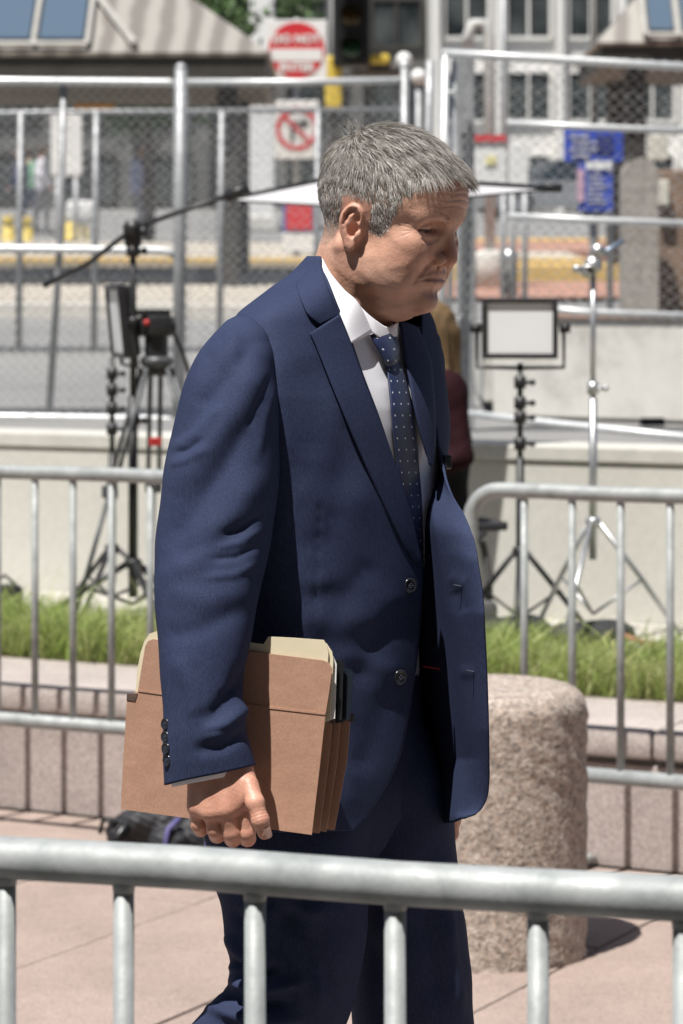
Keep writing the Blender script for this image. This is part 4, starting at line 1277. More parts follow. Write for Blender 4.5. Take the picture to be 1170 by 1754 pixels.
# accordion gusset on the right side, spine panels stepping back
for k, (dx, bk, mt) in enumerate(((9, .014, kraft), (19, .028, kraft), (31, .044, kraft))):
    top = 1228 + 1.5 * k
    sheet([(220 + dx, 1192), (556 + dx * .85, top), (548 + dx * .9, 1312), (535 + dx * .62, 1431 + k * 1.2), (212 + dx * .4, 1390)], 'back_panel' if k == 2 else 'gusset', mt, folder, bk)
    sheet([(553 + dx * .85, top - 1), (562 + dx * .85, top + 1), (560 + dx * .85, top + 15), (551 + dx * .85, top + 13)], 'edge_tape', gusset_m, folder, bk - .001, 0.0009)
# file tabs and papers standing in the pocket
def insert(name, outline, mat, back, label, cat='file folder'):
    e = sheet(outline, name, mat, None, back)
    tag(e, label, cat)
    return e
insert('manila_folder', [(230, 1192), (233, 1150), (239, 1118), (246, 1098), (254, 1086), (272, 1080), (300, 1084), (410, 1099), (450, 1104), (458, 1091), (500, 1093), (553, 1097), (559, 1108), (561, 1118), (556, 1232), (528, 1420), (215, 1380)], manila, .0035,
      'cream manila file folder nearest the front inside the red-brown folder')
insert('manila_folder', [(236, 1192), (238, 1130), (243, 1110), (250, 1094), (268, 1084), (440, 1107), (470, 1097), (556, 1103), (566, 1118), (568, 1130), (563, 1232), (546, 1240), (526, 1420), (219, 1380)], manila, .0068,
      'second cream manila folder, peeking out behind the first one')
insert('paper_stack', [(250, 1192), (260, 1110), (566, 1126), (572, 1140), (569, 1233), (546, 1242), (526, 1418), (222, 1380)], paper, .011, 'white paper sheets standing behind the manila folders', 'papers')
insert('black_binder', [(280, 1192), (290, 1120), (576, 1134), (581, 1140), (578, 1236), (546, 1244), (526, 1416), (230, 1380)], black_m, .018, 'black binder edge showing at the right of the red-brown folder', 'binder')
insert('black_notebook', [(300, 1192), (310, 1130), (590, 1152), (594, 1160), (589, 1238), (548, 1248), (526, 1414), (240, 1380)], simple('dark_blue_cover', (0.012, 0.018, 0.028), 0.3), .026, 'dark blue notebook behind the black binder in the folder', 'notebook')
# ================================================================== plaza, barriers, bollard, planter
E_ = Vector((0.887, -0.4615, 0)).normalized(); N_ = Vector((0.4615, 0.887, 0)).normalized(); O_ = Vector((0, 8.48, 0))
WALL_RZ = math.atan2(E_.y, E_.x)
def L3(e, n, z): return O_ + E_ * e + N_ * n + Vector((0, 0, z))      # along the planter, away from it, up

paver_m = granite('pink_granite_paver', [(0.36, 0.285, 0.25), (0.30, 0.235, 0.205), (0.42, 0.34, 0.30), (0.23, 0.18, 0.16), (0.38, 0.30, 0.265)], 210, 0.78, 0.12)
bed_m = simple('mortar_low_bounce_ground', (0.085, 0.078, 0.072), 0.9, 0, 0.3, 30, 0.4)  # paver joints; darkened so unseen ground near the camera bounces less light
mb = MB(); mb.add([(-120, -40, -0.012), (120, -40, -0.012), (120, 60, -0.012), (-120, 60, -0.012)], [(0, 1, 2, 3)])
ground = mb.build('ground', bed_m); tag(ground, 'paved plaza floor of pink granite slabs', None, None, 'structure')
PW, PL, GAP = 0.565, 0.93, 0.007
off_e = ((Vector((-0.4, 6.35, 0)) - O_).dot(E_))
protos = {}
def lay(e, n, ln):
    if ln not in protos:
        pm = MB(); pm.box((0, 0, -0.02), (PW - GAP, ln - GAP, 0.04), 0, 0.003); o = pm.build('paver', paver_m, ground, False, False); protos[ln] = o
    else:
        o = protos[ln].copy(); COL.objects.link(o); o.parent = ground
    o.location = L3(e, n, RNG.uniform(-0.0015, 0.0012)); o.rotation_euler = (RNG.normal(0, .0012), RNG.normal(0, .0012), WALL_RZ)
for i in range(-8, 9):
    e = off_e + (i + 0.5) * PW; n = -0.012
    if i % 2: lay(e, n - PL / 4, PL / 2); n -= PL / 2
    for j in range(5):
        lay(e, n - PL / 2, PL); n -= PL
# ------------------------------------------------------------------ planter
plant_m = granite('pink_granite_block', [(0.42, 0.37, 0.355), (0.33, 0.285, 0.275), (0.49, 0.44, 0.42), (0.24, 0.21, 0.205), (0.46, 0.39, 0.365)], 170, 0.7, 0.14)
cap_m = granite('pale_granite_coping', [(0.47, 0.425, 0.40), (0.39, 0.345, 0.325), (0.54, 0.49, 0.47), (0.31, 0.275, 0.265)], 170, 0.7, 0.14)
soil_m = simple('planter_soil', (0.10, 0.08, 0.055), 0.95, 0, 0.4, 20, 0.6)
planter = empty('stone_planter', L3(0, 0, 0), 0, 'long low pink granite planter behind the steel barriers, filled with tall grass', 'planter')
CAPZ = 0.389
e0 = -4.7
for i in range(7):
    a = e0 + i * 1.34
    mb = MB(); mb.box(L3(a + .67, .11, .145), (1.335, .22, .29), WALL_RZ, .006); mb.build('wall_block', plant_m, planter)
    mb = MB(); mb.box(L3(a + .67 + .31, .268, CAPZ - .04), (1.336, .58, .08), WALL_RZ, .014); mb.build('coping_slab', cap_m, planter, sharp=40)
mb = MB(); mb.box(L3(0, .13, .2995), (9.3, .2, .021), WALL_RZ); mb.build('joint_strip', simple('grey_mortar', (0.34, 0.33, 0.31), 0.9), planter)
mb = MB(); mb.box(L3(0, .835, .19), (9.3, .57, .40), WALL_RZ); mb.build('soil', soil_m, planter)
mb = MB(); mb.box(L3(0, 1.535, .225), (9.3, .825, .45), WALL_RZ); terrace = mb.build('terrace', simple('pale_concrete_paving', (0.42, 0.40, 0.36), 0.85, 0, 0.15, 8, 0.3)); tag(terrace, 'narrow concrete terrace between the grass and the cream wall', None, None, 'structure')

# grass: uncountable blades
def grass():
    n = 32000
    e = RNG.uniform(-2.2, 2.0, n); q = RNG.uniform(.55, 1.16, n)
    cl = 0.5 + 0.5 * np.sin(e * 7.1 + 2 * np.sin(q * 9)) * np.sin(q * 8.3 + e * 3)
    h = RNG.uniform(.05, .19, n) * np.where(RNG.uniform(0, 1, n) < .04, 1.5, 1.0) * (0.75 + 0.5 * cl)
    lean_e = RNG.normal(0.25, 0.45, n) * h; lean_n = RNG.normal(-0.12, 0.45, n) * h
    w_ = RNG.uniform(.0016, .0032, n); a = RNG.uniform(0, math.pi, n)
    E3 = np.array(E_); N3 = np.array(N_)
    base = np.array(O_) + e[:, None] * E3 + q[:, None] * N3; base[:, 2] = .385
    sd = np.cos(a)[:, None] * E3 + np.sin(a)[:, None] * N3
    V = []
    for t, ww in ((0, 1.0), (.5, .8), (.85, .45), (1.0, .05)):
        c = base + (lean_e * t ** 2)[:, None] * E3 + (lean_n * t ** 2)[:, None] * N3; c[:, 2] = base[:, 2] + h * (t - 0.18 * t ** 3)
        V += [c - sd * (w_ * ww)[:, None], c + sd * (w_ * ww)[:, None]]
    V = np.stack(V, 1).reshape(-1, 3)
    f = np.array([(0, 1, 3, 2), (2, 3, 5, 4), (4, 5, 7, 6)])
    F_ = (f[None] + (np.arange(n) * 8)[:, None, None]).reshape(-1, 4)
    m, nt, b = new_mat('grass_blade')
    at = N(nt, 'ShaderNodeAttribute', attribute_name='blade_col'); nt.links.new(at.outputs['Color'], b.inputs['Base Color'])
    b.inputs['Roughness'].default_value = 0.5
    tr = N(nt, 'ShaderNodeBsdfTranslucent'); nt.links.new(at.outputs['Color'], tr.inputs[0])
    mx = N(nt, 'ShaderNodeMixShader'); mx.inputs[0].default_value = 0.35
    out = nt.nodes['Material Output']; nt.links.new(b.outputs[0], mx.inputs[1]); nt.links.new(tr.outputs[0], mx.inputs[2]); nt.links.new(mx.outputs[0], out.inputs[0])
    o = mesh_obj('grass', V, F_, m)
    dry = np.clip(RNG.normal(0.10 + 0.45 * (1 - cl), 0.28, n), 0, 1)[:, None]
    c = np.array([0.31, 0.42, 0.11]) * (1 - dry) + np.array([0.58, 0.54, 0.30]) * dry
    c *= RNG.uniform(0.7, 1.3, (n, 1))
    at_ = o.data.attributes.new('blade_col', 'FLOAT_COLOR', 'POINT')
    at_.data.foreach_set('color', np.repeat(np.concatenate([c, np.ones((n, 1))], 1), 8, 0).astype(np.float32).ravel())
    tag(o, 'tall bright green grass growing in the granite planter', 'grass', None, 'stuff')
grass()

# ------------------------------------------------------------------ steel crowd barriers
galv = galvanised('galvanised_steel', (0.25, 0.27, 0.27), (0.40, 0.42, 0.42), 0.12, 0.55, 20)
def barrier(name, A, B, xs, ztop, zbot, label, rr=0.021, ru=0.0105, loop_start=True, loop_end=True):
    """A barricade standing from A to B on the ground; xs are the distances of its uprights from A."""
    A, B = Vector(A), Vector(B); d = (B - A); Ln = d.length; d.normalize()
    root = empty(name, (A.x, A.y, 0), 0, label, 'barrier', 'steel crowd barriers')
    Z = Vector((0, 0, 1)); R = 0.085
    def arc(c, a0, a1, n=8):
        return [c + d * (R * math.cos(a0 + (a1 - a0) * k / n)) + Z * (R * math.sin(a0 + (a1 - a0) * k / n)) for k in range(n + 1)]
    pts = arc(A + d * R + Z * (zbot + R), 1.5 * math.pi, math.pi) + arc(A + d * R + Z * (ztop - R), math.pi, .5 * math.pi)
    pts += [A + d * (Ln * k / 10) + Z * (ztop + 0.0015 * math.sin(k * 2.1)) for k in range(1, 10)]
    pts += arc(A + d * (Ln - R) + Z * (ztop - R), .5 * math.pi, 0) + arc(A + d * (Ln - R) + Z * (zbot + R), 0, -.5 * math.pi)
    mb = MB(); mb.tube(pts, rr, 20); mb.build('frame', galv, root, True)
    mb = MB(); mb.tube([A + d * R * .9 + Z * zbot, A + d * (Ln - R * .9) + Z * zbot], rr, 16); mb.build('bottom_rail', galv, root, True)
    for x in xs:
        c = A + d * x
        mb = MB(); mb.tube([c + Z * (zbot + rr * .6), c + Z * (ztop - rr * .75)], ru, 12)
        mb.tube([c + Z * (ztop - rr - .005), c + Z * (ztop - rr + .007)], [ru * 1.02, ru * 1.22], 12)        # weld bead
        mb.build('upright', galv, root, True)
    for x in (0.24, Ln - 0.24):
        c = A + d * x; s = Vector((-d.y, d.x, 0))
        mb = MB(); mb.tube([c + Z * zbot, c + Z * .03], .014, 10); mb.tube([c - s * .3 + Z * .013, c - s * .26 + Z * .03, c + s * .26 + Z * .03, c + s * .3 + Z * .013], .013, 10)
        mb.build('foot', galv, root, True)
    return root
# nearest barrier, in front of the man
fA, fB = Vector((-0.304, 2.597, 0)), Vector((0.283, 2.416, 0)); fd = (fB - fA).normalized()
ex0 = 0.62
xs = []
for px in (10, 212, 437, 677, 922, 1171):
    k = (px - HX) / FPX                       # where this column meets the barrier's line
    t = (k * fA.y - fA.x) / (fd.x - k * fd.y); xs.append(t)
sp = (xs[-1] - xs[0]) / 5
allx = [xs[0] - sp * k for k in (4, 3, 2, 1)] + xs + [xs[-1] + sp * k for k in (1, 2, 3, 4, 5)]
s0 = xs[0] - sp * 4.9
barrier('crowd_barrier', fA + fd * s0, fA + fd * (xs[-1] + sp * 5.9), [x - s0 for x in allx], 1.082, .34, 'nearest steel crowd barrier, its rail crossing in front of the walking man', .0190, .0092)
# rear left
def on_line(px, n):
    k = (px - HX) / FPX; p = L3(0, n, 0)
    t = (k * p.y - p.x) / (E_.x - k * E_.y); return t
n_b = -0.30
lx = [on_line(px, n_b) for px in (60, 124, 191, 258)]; sp = (lx[-1] - lx[0]) / 3
a0 = lx[0] - sp * 10.9; a1 = lx[-1] + sp * 4.9
barrier('crowd_barrier', L3(a0, n_b, 0), L3(a1, n_b, 0), [lx[0] + sp * k - a0 for k in range(-10, 8)], 1.064, .33, 'steel crowd barrier at the left, behind the man and before the planter')
n_c = -0.30
rx = [on_line(px, n_c) for px in (898, 980, 1064, 1148)]; sp = (rx[-1] - rx[0]) / 3
a0 = on_line(806, n_c); a1 = rx[-1] + sp * 9.9
barrier('crowd_barrier', L3(a0, n_c, 0), L3(a1, n_c, 0), [rx[0] + sp * k - a0 for k in range(0, 13)], 1.058, .305, 'steel crowd barrier at the right with rounded corner, behind the stone bollard')

# ------------------------------------------------------------------ stone bollard
boll_m = granite('rough_granite', [(0.38, 0.335, 0.30), (0.28, 0.24, 0.21), (0.50, 0.435, 0.385), (0.16, 0.135, 0.12), (0.44, 0.345, 0.285), (0.58, 0.52, 0.47)], 95, 0.82, 0.55)
bc = Vector(((835 - HX) / FPX * 7.07, 7.07, 0))
prof = [(.238, -.01)] + [(.240, z) for z in np.linspace(.0, .590, 36)] + [(.240 - .062 * (1 - math.cos(a)), .590 + .055 * math.sin(a)) for a in np.linspace(.15, math.pi / 2, 8)] + [(r, .6455 + .0015 * (1 - r / .178)) for r in (.15, .11, .06, .01)]
mb = MB(); mb.lathe(prof, bc, 110)
v = np.array(mb.v); rel = v - np.array(bc); rad = np.hypot(rel[:, 0], rel[:, 1]) + 1e-6
ang = np.arctan2(rel[:, 1], rel[:, 0])
nz = np.zeros(len(v))
for k in range(60):
    fa = RNG.integers(3, 46); fz = RNG.uniform(8, 150); ph = RNG.uniform(0, 6.28)
    nz += np.sin(ang * fa + rel[:, 2] * fz + ph) * RNG.choice([-1, 1])
nz /= nz.std()
side = (rel[:, 2] < .60)
v[:, :2] += (rel[:, :2] / rad[:, None]) * (nz * np.where(side, .0022, .0006))[:, None]
mb.v = [tuple(q) for q in v]
bo = mb.build('stone_bollard', boll_m, None, True); tag(bo, 'thick rough granite bollard with smooth rounded top behind the man', 'bollard')

# ------------------------------------------------------------------ cream retaining wall
cream_m, nt, b = new_mat('cream_concrete')
n1 = noise(nt, 1.3, 5, .6); n2 = noise(nt, 40, 4, .6)
c = ramp(nt, n1, [(.3, (.49, .48, .435)), (.7, (.60, .59, .545))])
c = mixc(nt, 1.0, c, ramp(nt, n2, [(.3, (.93, .93, .93)), (.7, (1.05, 1.05, 1.05))]), 'MULTIPLY')
nt.links.new(c, b.inputs['Base Color']); b.inputs['Roughness'].default_value = .85
bump(nt, b, n2, .2, .004)
rw = empty('retaining_wall', L3(0, 1.95, 0), 0, 'cream concrete retaining wall behind the grass and the tripods', 'wall')
for i in range(5):
    mb = MB(); mb.box(L3(-5.6 + i * 2.41 + 1.2, 2.06, .50), (2.395, .22, 1.0), WALL_RZ, .006); mb.build('wall_panel', cream_m, rw)
mb = MB(); mb.box(L3(.42, 2.09, 1.03), (12.05, .30, .058), WALL_RZ, .008); mb.build('coping', simple('grey_concrete_coping', (.50, .49, .45), .85, 0, .12, 10, .3), rw)

# ------------------------------------------------------------------ bag on the ground at the foot of the planter
def backpack():
    c = np.array(ground_at(292, 1462)); F3 = Field(c + np.array([-.26, -.16, -.02]), c + np.array([.26, .22, .24]), .006)
    def P3(x, y, z): return c + np.array([x, y, z])
    F3.ell(P3(.06, .03, .07), (.17, .10, .075), .03); F3.ell(P3(-.02, .02, .10), (.10, .09, .055), .03); F3.ell(P3(-.13, .02, .055), (.055, .07, .05), .03)
    F3.ell(P3(-.10, .0, .095), (.045, .05, .03), .02); F3.ell(P3(.12, -.06, .06), (.08, .05, .05), .02); F3.ell(P3(.0, -.08, .05), (.06, .04, .04), .015)
    v, f = F3.surface(); v = relax(v, f, 2)
    v = v + vert_normals(v, f) * (.003 * np.sin(v[:, 0] * 160 + v[:, 2] * 90) * np.sin(v[:, 2] * 210 + v[:, 1] * 120))[:, None]
    v[:, 2] = np.maximum(v[:, 2], .001)
    root = empty('backpack', c, 0, 'black backpack with purple strap lying by the planter under the folder', 'backpack')
    mesh_obj('bag_body', v, f, simple('black_nylon', (.016, .016, .02), .6, 0, .3, 60, .4, 200), root, True)
    mb = MB(); mb.tube([P3(.03, -.085, .115), P3(.0, -.12, .09), P3(-.01, -.13, .04), P3(.05, -.135, .012), P3(.12, -.13, .012)], [.008] * 5, 8)
    mb.tube([P3(.13, -.10, .09), P3(.11, -.125, .05), P3(.12, -.13, .012)], .007, 8)
    mb.build('strap', simple('purple_webbing', (.10, .09, .24), .6), root, True)
    mb = MB(); mb.tube([P3(-.15, -.03, .09), P3(-.19, -.02, .10), P3(-.20, .0, .06)], .007, 8); mb.tube([P3(-.12, -.05, .09), P3(-.16, -.05, .04), P3(-.17, -.05, .01)], .012, 8)
    mb.build('buckle', black_m, root, True)
backpack()
# ================================================================== film gear on the terrace
TZ = 0.452
def terr(px, n=1.30):
    """Point of the terrace in the column px, n metres behind the planter's face."""
    return L3(on_line(px, n), n, TZ)
steel_m = simple('bright_steel', (.48, .49, .50), .4, .8, .1, 30)
blackm = simple('matt_black_metal', (.02, .02, .022), .45, 0, .25, 30)
def zrow(p, py): return CAMH - (py - HY) * p.y / FPX
Z3 = Vector((0, 0, 1))
def light_stand(name, px, top_row, col_rows, leg_row, mat, label, spread=.3, r=.011, n=1.30, cat='stand', azim=0.4):
    p = terr(px, n); ztop = zrow(p, top_row); root = empty(name, p, 0, label, cat)
    zl = zrow(p, leg_row)
    mb = MB(); mb.tube([p + Z3 * (zl - p.z - .12), p + Z3 * ((ztop + zl) / 2 - p.z)], r * 1.25, 12); mb.tube([p + Z3 * ((ztop + zl) / 2 - p.z), p + Z3 * (ztop - p.z)], r * .85, 12); mb.build('column', mat, root, True)
    for row in col_rows:
        z = zrow(p, row) - p.z
        mb = MB(); mb.tube([p + Z3 * (z - .02), p + Z3 * (z + .02)], r * 1.8, 12); mb.tube([p + Z3 * z, p + Vector((.035, -.01, z))], r * .6, 8); mb.sphere(p + Vector((.04, -.012, z)), r * 1.0, 8, 6); mb.build('collar', mat, root, True)
    mb = MB(); mb.lathe([(r * 1.6, -.018), (r * 2.3, -.012), (r * 2.3, .012), (r * 1.6, .018)], p + Z3 * (zl - p.z), 14); mb.build('leg_hub', mat, root, True)
    for k in range(3):
        a = azim + k * 2.0944; d = Vector((math.cos(a), math.sin(a), 0))
        mb = MB(); foot = p + d * spread + Z3 * .012
        mb.tube([p + d * .02 + Z3 * (zl - p.z), p + d * spread * .55 + Z3 * ((zl - p.z) * .52), foot], r * .85, 10); mb.sphere(foot, r * 1.3, 8, 6)
        mb.tube([p + Z3 * ((zl - p.z) * .25), p + d * spread * .52 + Z3 * ((zl - p.z) * .52)], r * .5, 8)
        mb.build('leg', mat, root, True)
    return root, p, ztop
# right: LED panel on a black stand
led_front = simple('led_diffuser', (.74, .75, .76), .45, 0, .03, 4)
led_pan, p, zt = light_stand('light_stand', 891, 622, (655, 690, 715, 760), 945, blackm, 'black light stand carrying the square LED panel at the right', .26)
def led_panel(c, w_, h, rz, tilt, label, face=1):
    root = empty('led_panel', c, 0, label, 'light panel')
    R = Matrix.Rotation(rz, 3, 'Z') @ Matrix.Rotation(tilt, 3, 'X')
    q = lambda x, y, z: Vector(c) + R @ Vector((x, y, z))
    mb = MB(); mb.box(q(0, .012, 0), (w_ - .012, .045, h - .012), rot=R, bev=.004); mb.build('housing', blackm, root)
    t = .017
    mb = MB()
    for x, z, sx, sz in ((0, h / 2 - t / 2, w_, t), (0, -h / 2 + t / 2, w_, t), (-w_ / 2 + t / 2, 0, t, h - 2 * t), (w_ / 2 - t / 2, 0, t, h - 2 * t)):
        mb.box(q(x, -.014, z), (sx, .030, sz), rot=R, bev=.003)
    mb.build('bezel', blackm, root)
    mb = MB(); mb.box(q(0, -.0135, 0), (w_ - 2 * t + .002, .008, h - 2 * t + .002), rot=R); mb.build('diffuser', led_front, root)
    mb = MB(); mb.tube([q(-w_ / 2 - .018, .012, 0), q(-w_ / 2 - .018, .012, -h / 2 - .03), q(0, .012, -h / 2 - .032), q(w_ / 2 + .018, .012, -h / 2 - .03), q(w_ / 2 + .018, .012, 0)], .007, 8); mb.build('yoke', blackm, root)
    for s in (-1, 1):
        mb = MB(); mb.tube([q(s * (w_ / 2 + .004), .012, 0), q(s * (w_ / 2 + .04), .012, 0)], .016, 12); mb.build('tilt_knob', blackm, root, True)
    return root
pc = p + Z3 * (zrow(p, 562) - p.z); pc.x += .0
led_panel(pc, 130 * p.y / FPX, 104 * p.y / FPX, -.12, 0.02, 'square LED light panel with pale grey face and black frame')
# right: chrome stand with grip head
cs, p, zt = light_stand('chrome_stand', 1016, 470, (665,), 895, steel_m, 'shiny chrome stand with grip head at the far right', .30, .0105, 1.28, azim=.1)
mb = MB()
for (x, z, r) in ((0, -.01, .028), (.015, .035, .024), (-.02, -.03, .02)):
    mb.tube([p + Vector((x, -.025, zt - p.z + z + .04)), p + Vector((x, .025, zt - p.z + z + .04))], r, 14)
mb.tube([p + Vector((-.05, -.02, zt - p.z + .02)), p + Vector((.02, -.02, zt - p.z + .03))], .008, 8); mb.sphere(p + Vector((-.055, -.02, zt - p.z + .018)), .015, 10, 8)
mb.build('grip_head', steel_m, cs, True)
mb = MB(); mb.tube([p + Vector((.02, 0, zt - p.z + .06)), p + Vector((.10, .04, zt - p.z + .11))], .009, 8); mb.build('grip_arm', simple('blue_grey_steel', (.25, .30, .38), .4, .6), cs, True)
for (px, n, lab, sx) in ((1010, 1.24, 'black sandbag on the terrace at the foot of the chrome stand', .1), (870, 1.26, 'black sandbag on the terrace near the bend of the barrier', .09)):
    c = np.array(terr(px, n)); F3 = Field(c + np.array([-.2, -.14, -.02]), c + np.array([.2, .14, .14]), .007)
    F3.ell(c + np.array([-.05, 0, .035]), (sx, .07, .042), .03); F3.ell(c + np.array([.06, .01, .04]), (sx * .9, .065, .045), .03)
    v, f = F3.surface(); v[:, 2] = np.maximum(v[:, 2], TZ + .001)
    o = mesh_obj('sandbag', v, f, simple('black_canvas', (.02, .021, .024), .8, 0, .3, 40, .3), None, True); tag(o, lab, 'sandbag')
a, b2 = terr(1030, 1.26), terr(1150, 1.24)
mb = MB(); mb.tube([a + Z3 * .05, a.lerp(b2, .3) + Z3 * .04, a.lerp(b2, .6) + Z3 * .02, b2 + Z3 * .008], .009, 8); o = mb.build('cable', simple('orange_red_cable', (.30, .09, .06), .5), None, True); tag(o, 'orange-red cable running along the terrace from the chrome stand', 'cable')

# left: boom stand with scrim
bs, p, zt = light_stand('boom_stand', 228, 392, (430, 720), 965, blackm, 'tall black boom stand at the left holding the white scrim', .30, .0135, 1.28, azim=.9)
hd = p + Z3 * (zt - p.z)
mb = MB(); mb.tube([hd + Vector((0, -.035, .0)), hd + Vector((0, .035, .0))], .034, 14); mb.tube([hd + Vector((.03, -.04, .0)), hd + Vector((.05, -.04, -.02))], .015, 10); mb.box(hd + Vector((0, 0, -.03)), (.06, .05, .06), 0, .006); mb.build('grip_head', blackm, bs, True)
bl = W(75, 490, p.y + .12); br = W(402, 331, p.y - .10)
mb = MB(); mb.tube([bl, W(150, 452, p.y + .06), hd, W(310, 362, p.y - .06), br], .0095, 10); mb.build('boom_arm', blackm, bs, True)
mb = MB(); mb.tube([br + Vector((-.03, 0, -.015)), br + Vector((.05, 0, .022))], .022, 12); mb.build('boom_clamp', blackm, bs, True)
fab, nt, b = new_mat('white_silk')
b.inputs['Base Color'].default_value = (.80, .80, .82, 1); b.inputs['Roughness'].default_value = .9
tr = N(nt, 'ShaderNodeBsdfTranslucent'); tr.inputs[0].default_value = (.80, .80, .83, 1)
mx = N(nt, 'ShaderNodeMixShader'); mx.inputs[0].default_value = .55
nt.links.new(b.outputs[0], mx.inputs[1]); nt.links.new(tr.outputs[0], mx.inputs[2]); nt.links.new(mx.outputs[0], nt.nodes['Material Output'].inputs[0])
cor = [W(388, 342, 10.75), W(588, 300, 9.75), W(948, 322, 10.35), W(612, 353, 11.35)]
scr = empty('scrim', sum(cor, Vector()) / 4, 0, 'flat white scrim in a thin black frame stretched behind the man\'s head', 'scrim')
g = 12; V = []
for i in range(g + 1):
    for j in range(g + 1):
        s, t = i / g, j / g
        q = cor[0] * (1 - s) * (1 - t) + cor[1] * s * (1 - t) + cor[2] * s * t + cor[3] * (1 - s) * t
        V.append(q + Z3 * (-.012 * math.sin(math.pi * s) * math.sin(math.pi * t)))
cl = mesh_obj('fabric', [tuple(q) for q in V], grid_faces(g + 1, g + 1), fab, scr, True)
mb = MB()
for i in range(4): mb.tube([cor[i], cor[(i + 1) % 4]], .008, 8)
mb.build('scrim_frame', blackm, scr, True)
mb = MB(); mb.tube([cor[2] + Vector((-.05, 0, 0)), cor[2] + Vector((.03, 0, 0))], .016, 10); mb.build('corner_joint', blackm, scr, True)
# left: LED panel seen from the side
ls, p, zt = light_stand('light_stand', 192, 612, (640, 668, 700, 735), 940, blackm, 'black light stand carrying the tilted LED panel at the left', .27, .011, 1.36, azim=.2)
led_panel(p + Vector((.035, 0, zrow(p, 550) - p.z)), .27, .26, -1.32, 0.10, 'LED light panel at the left, turned nearly edge-on with its grey face to the right')
# tripod behind the boom stand
def tripod():
    p = terr(268, 1.36); root = empty('camera_tripod', p, 0, 'grey video tripod with black fluid head beside the boom stand', 'tripod')
    zb = zrow(p, 632) - p.z; s = p.y / FPX
    greym = simple('grey_tripod_metal', (.08, .085, .09), .45, .3, .15, 30)
    mb = MB(); mb.lathe([(.030, 0), (.055, .012), (.06, .03), (.05, .045)], p + Z3 * zb, 18); mb.box(p + Z3 * (zb - .01), (.13, .06, .03), .2, .006); mb.build('bowl', greym, root, True)
    mb = MB(); mb.tube([p + Z3 * (zb + .04), p + Z3 * (zb + .12)], .042, 16); mb.box(p + Z3 * (zb + .155), (.09, .12, .075), .3, .012); mb.tube([p + Vector((-.06, -.02, zb + .15)), p + Vector((.06, .02, zb + .15))], .036, 14); mb.box(p + Vector((-.03, 0, zb + .20)), (.15, .08, .022), .3, .005); mb.build('fluid_head', blackm, root, sharp=35)
    mb = MB(); mb.tube([p + Vector((.05, .02, zb + .15)), p + Vector((.09, .10, zb + .05)), p + Vector((.13, .2, zb - .1))], .008, 8); mb.build('pan_handle', blackm, root, True)
    mb = MB(); mb.sphere(p + Vector((-.03, -.062, zb + .165)), .012, 8, 6); mb.build('lock_lever', simple('red_plastic', (.45, .03, .03), .4), root, True)
    for k in range(3):
        a = -2.5 + k * 2.0944; d = Vector((math.cos(a), math.sin(a), 0)); sd = Vector((-d.y, d.x, 0))
        top = p + d * .05 + Z3 * (zb + .005); foot = p + d * .34 + Z3 * .012; mid = top.lerp(foot, .5)
        mb = MB()
        for q in (-.018, .018): mb.tube([top + sd * q, mid + sd * q * 1.1], .0085, 8)
        mb.box(mid, (.035, .06, .045), a, .005); mb.tube([mid, foot], .0085, 8); mb.sphere(foot, .018, 8, 6); mb.build('leg', greym, root, True)
    mb = MB(); mb.box(p + Vector((.0, -.06, .62)), (.045, .02, .03), .3, .004); mb.build('tether_clip', bpy.data.materials['red_plastic'], root)
tripod()
# dark case at the left edge of the terrace
c = terr(8, 1.28); mb = MB(); mb.box(c + Z3 * .045, (.12, .10, .09), .3, .015); mb.tube([c + Vector((-.04, 0, .09)), c + Vector((0, 0, .125)), c + Vector((.04, 0, .09))], .006, 8); o = mb.build('equipment_case', blackm, None, sharp=40); tag(o, 'small dark equipment case on the terrace at the left edge', 'case')

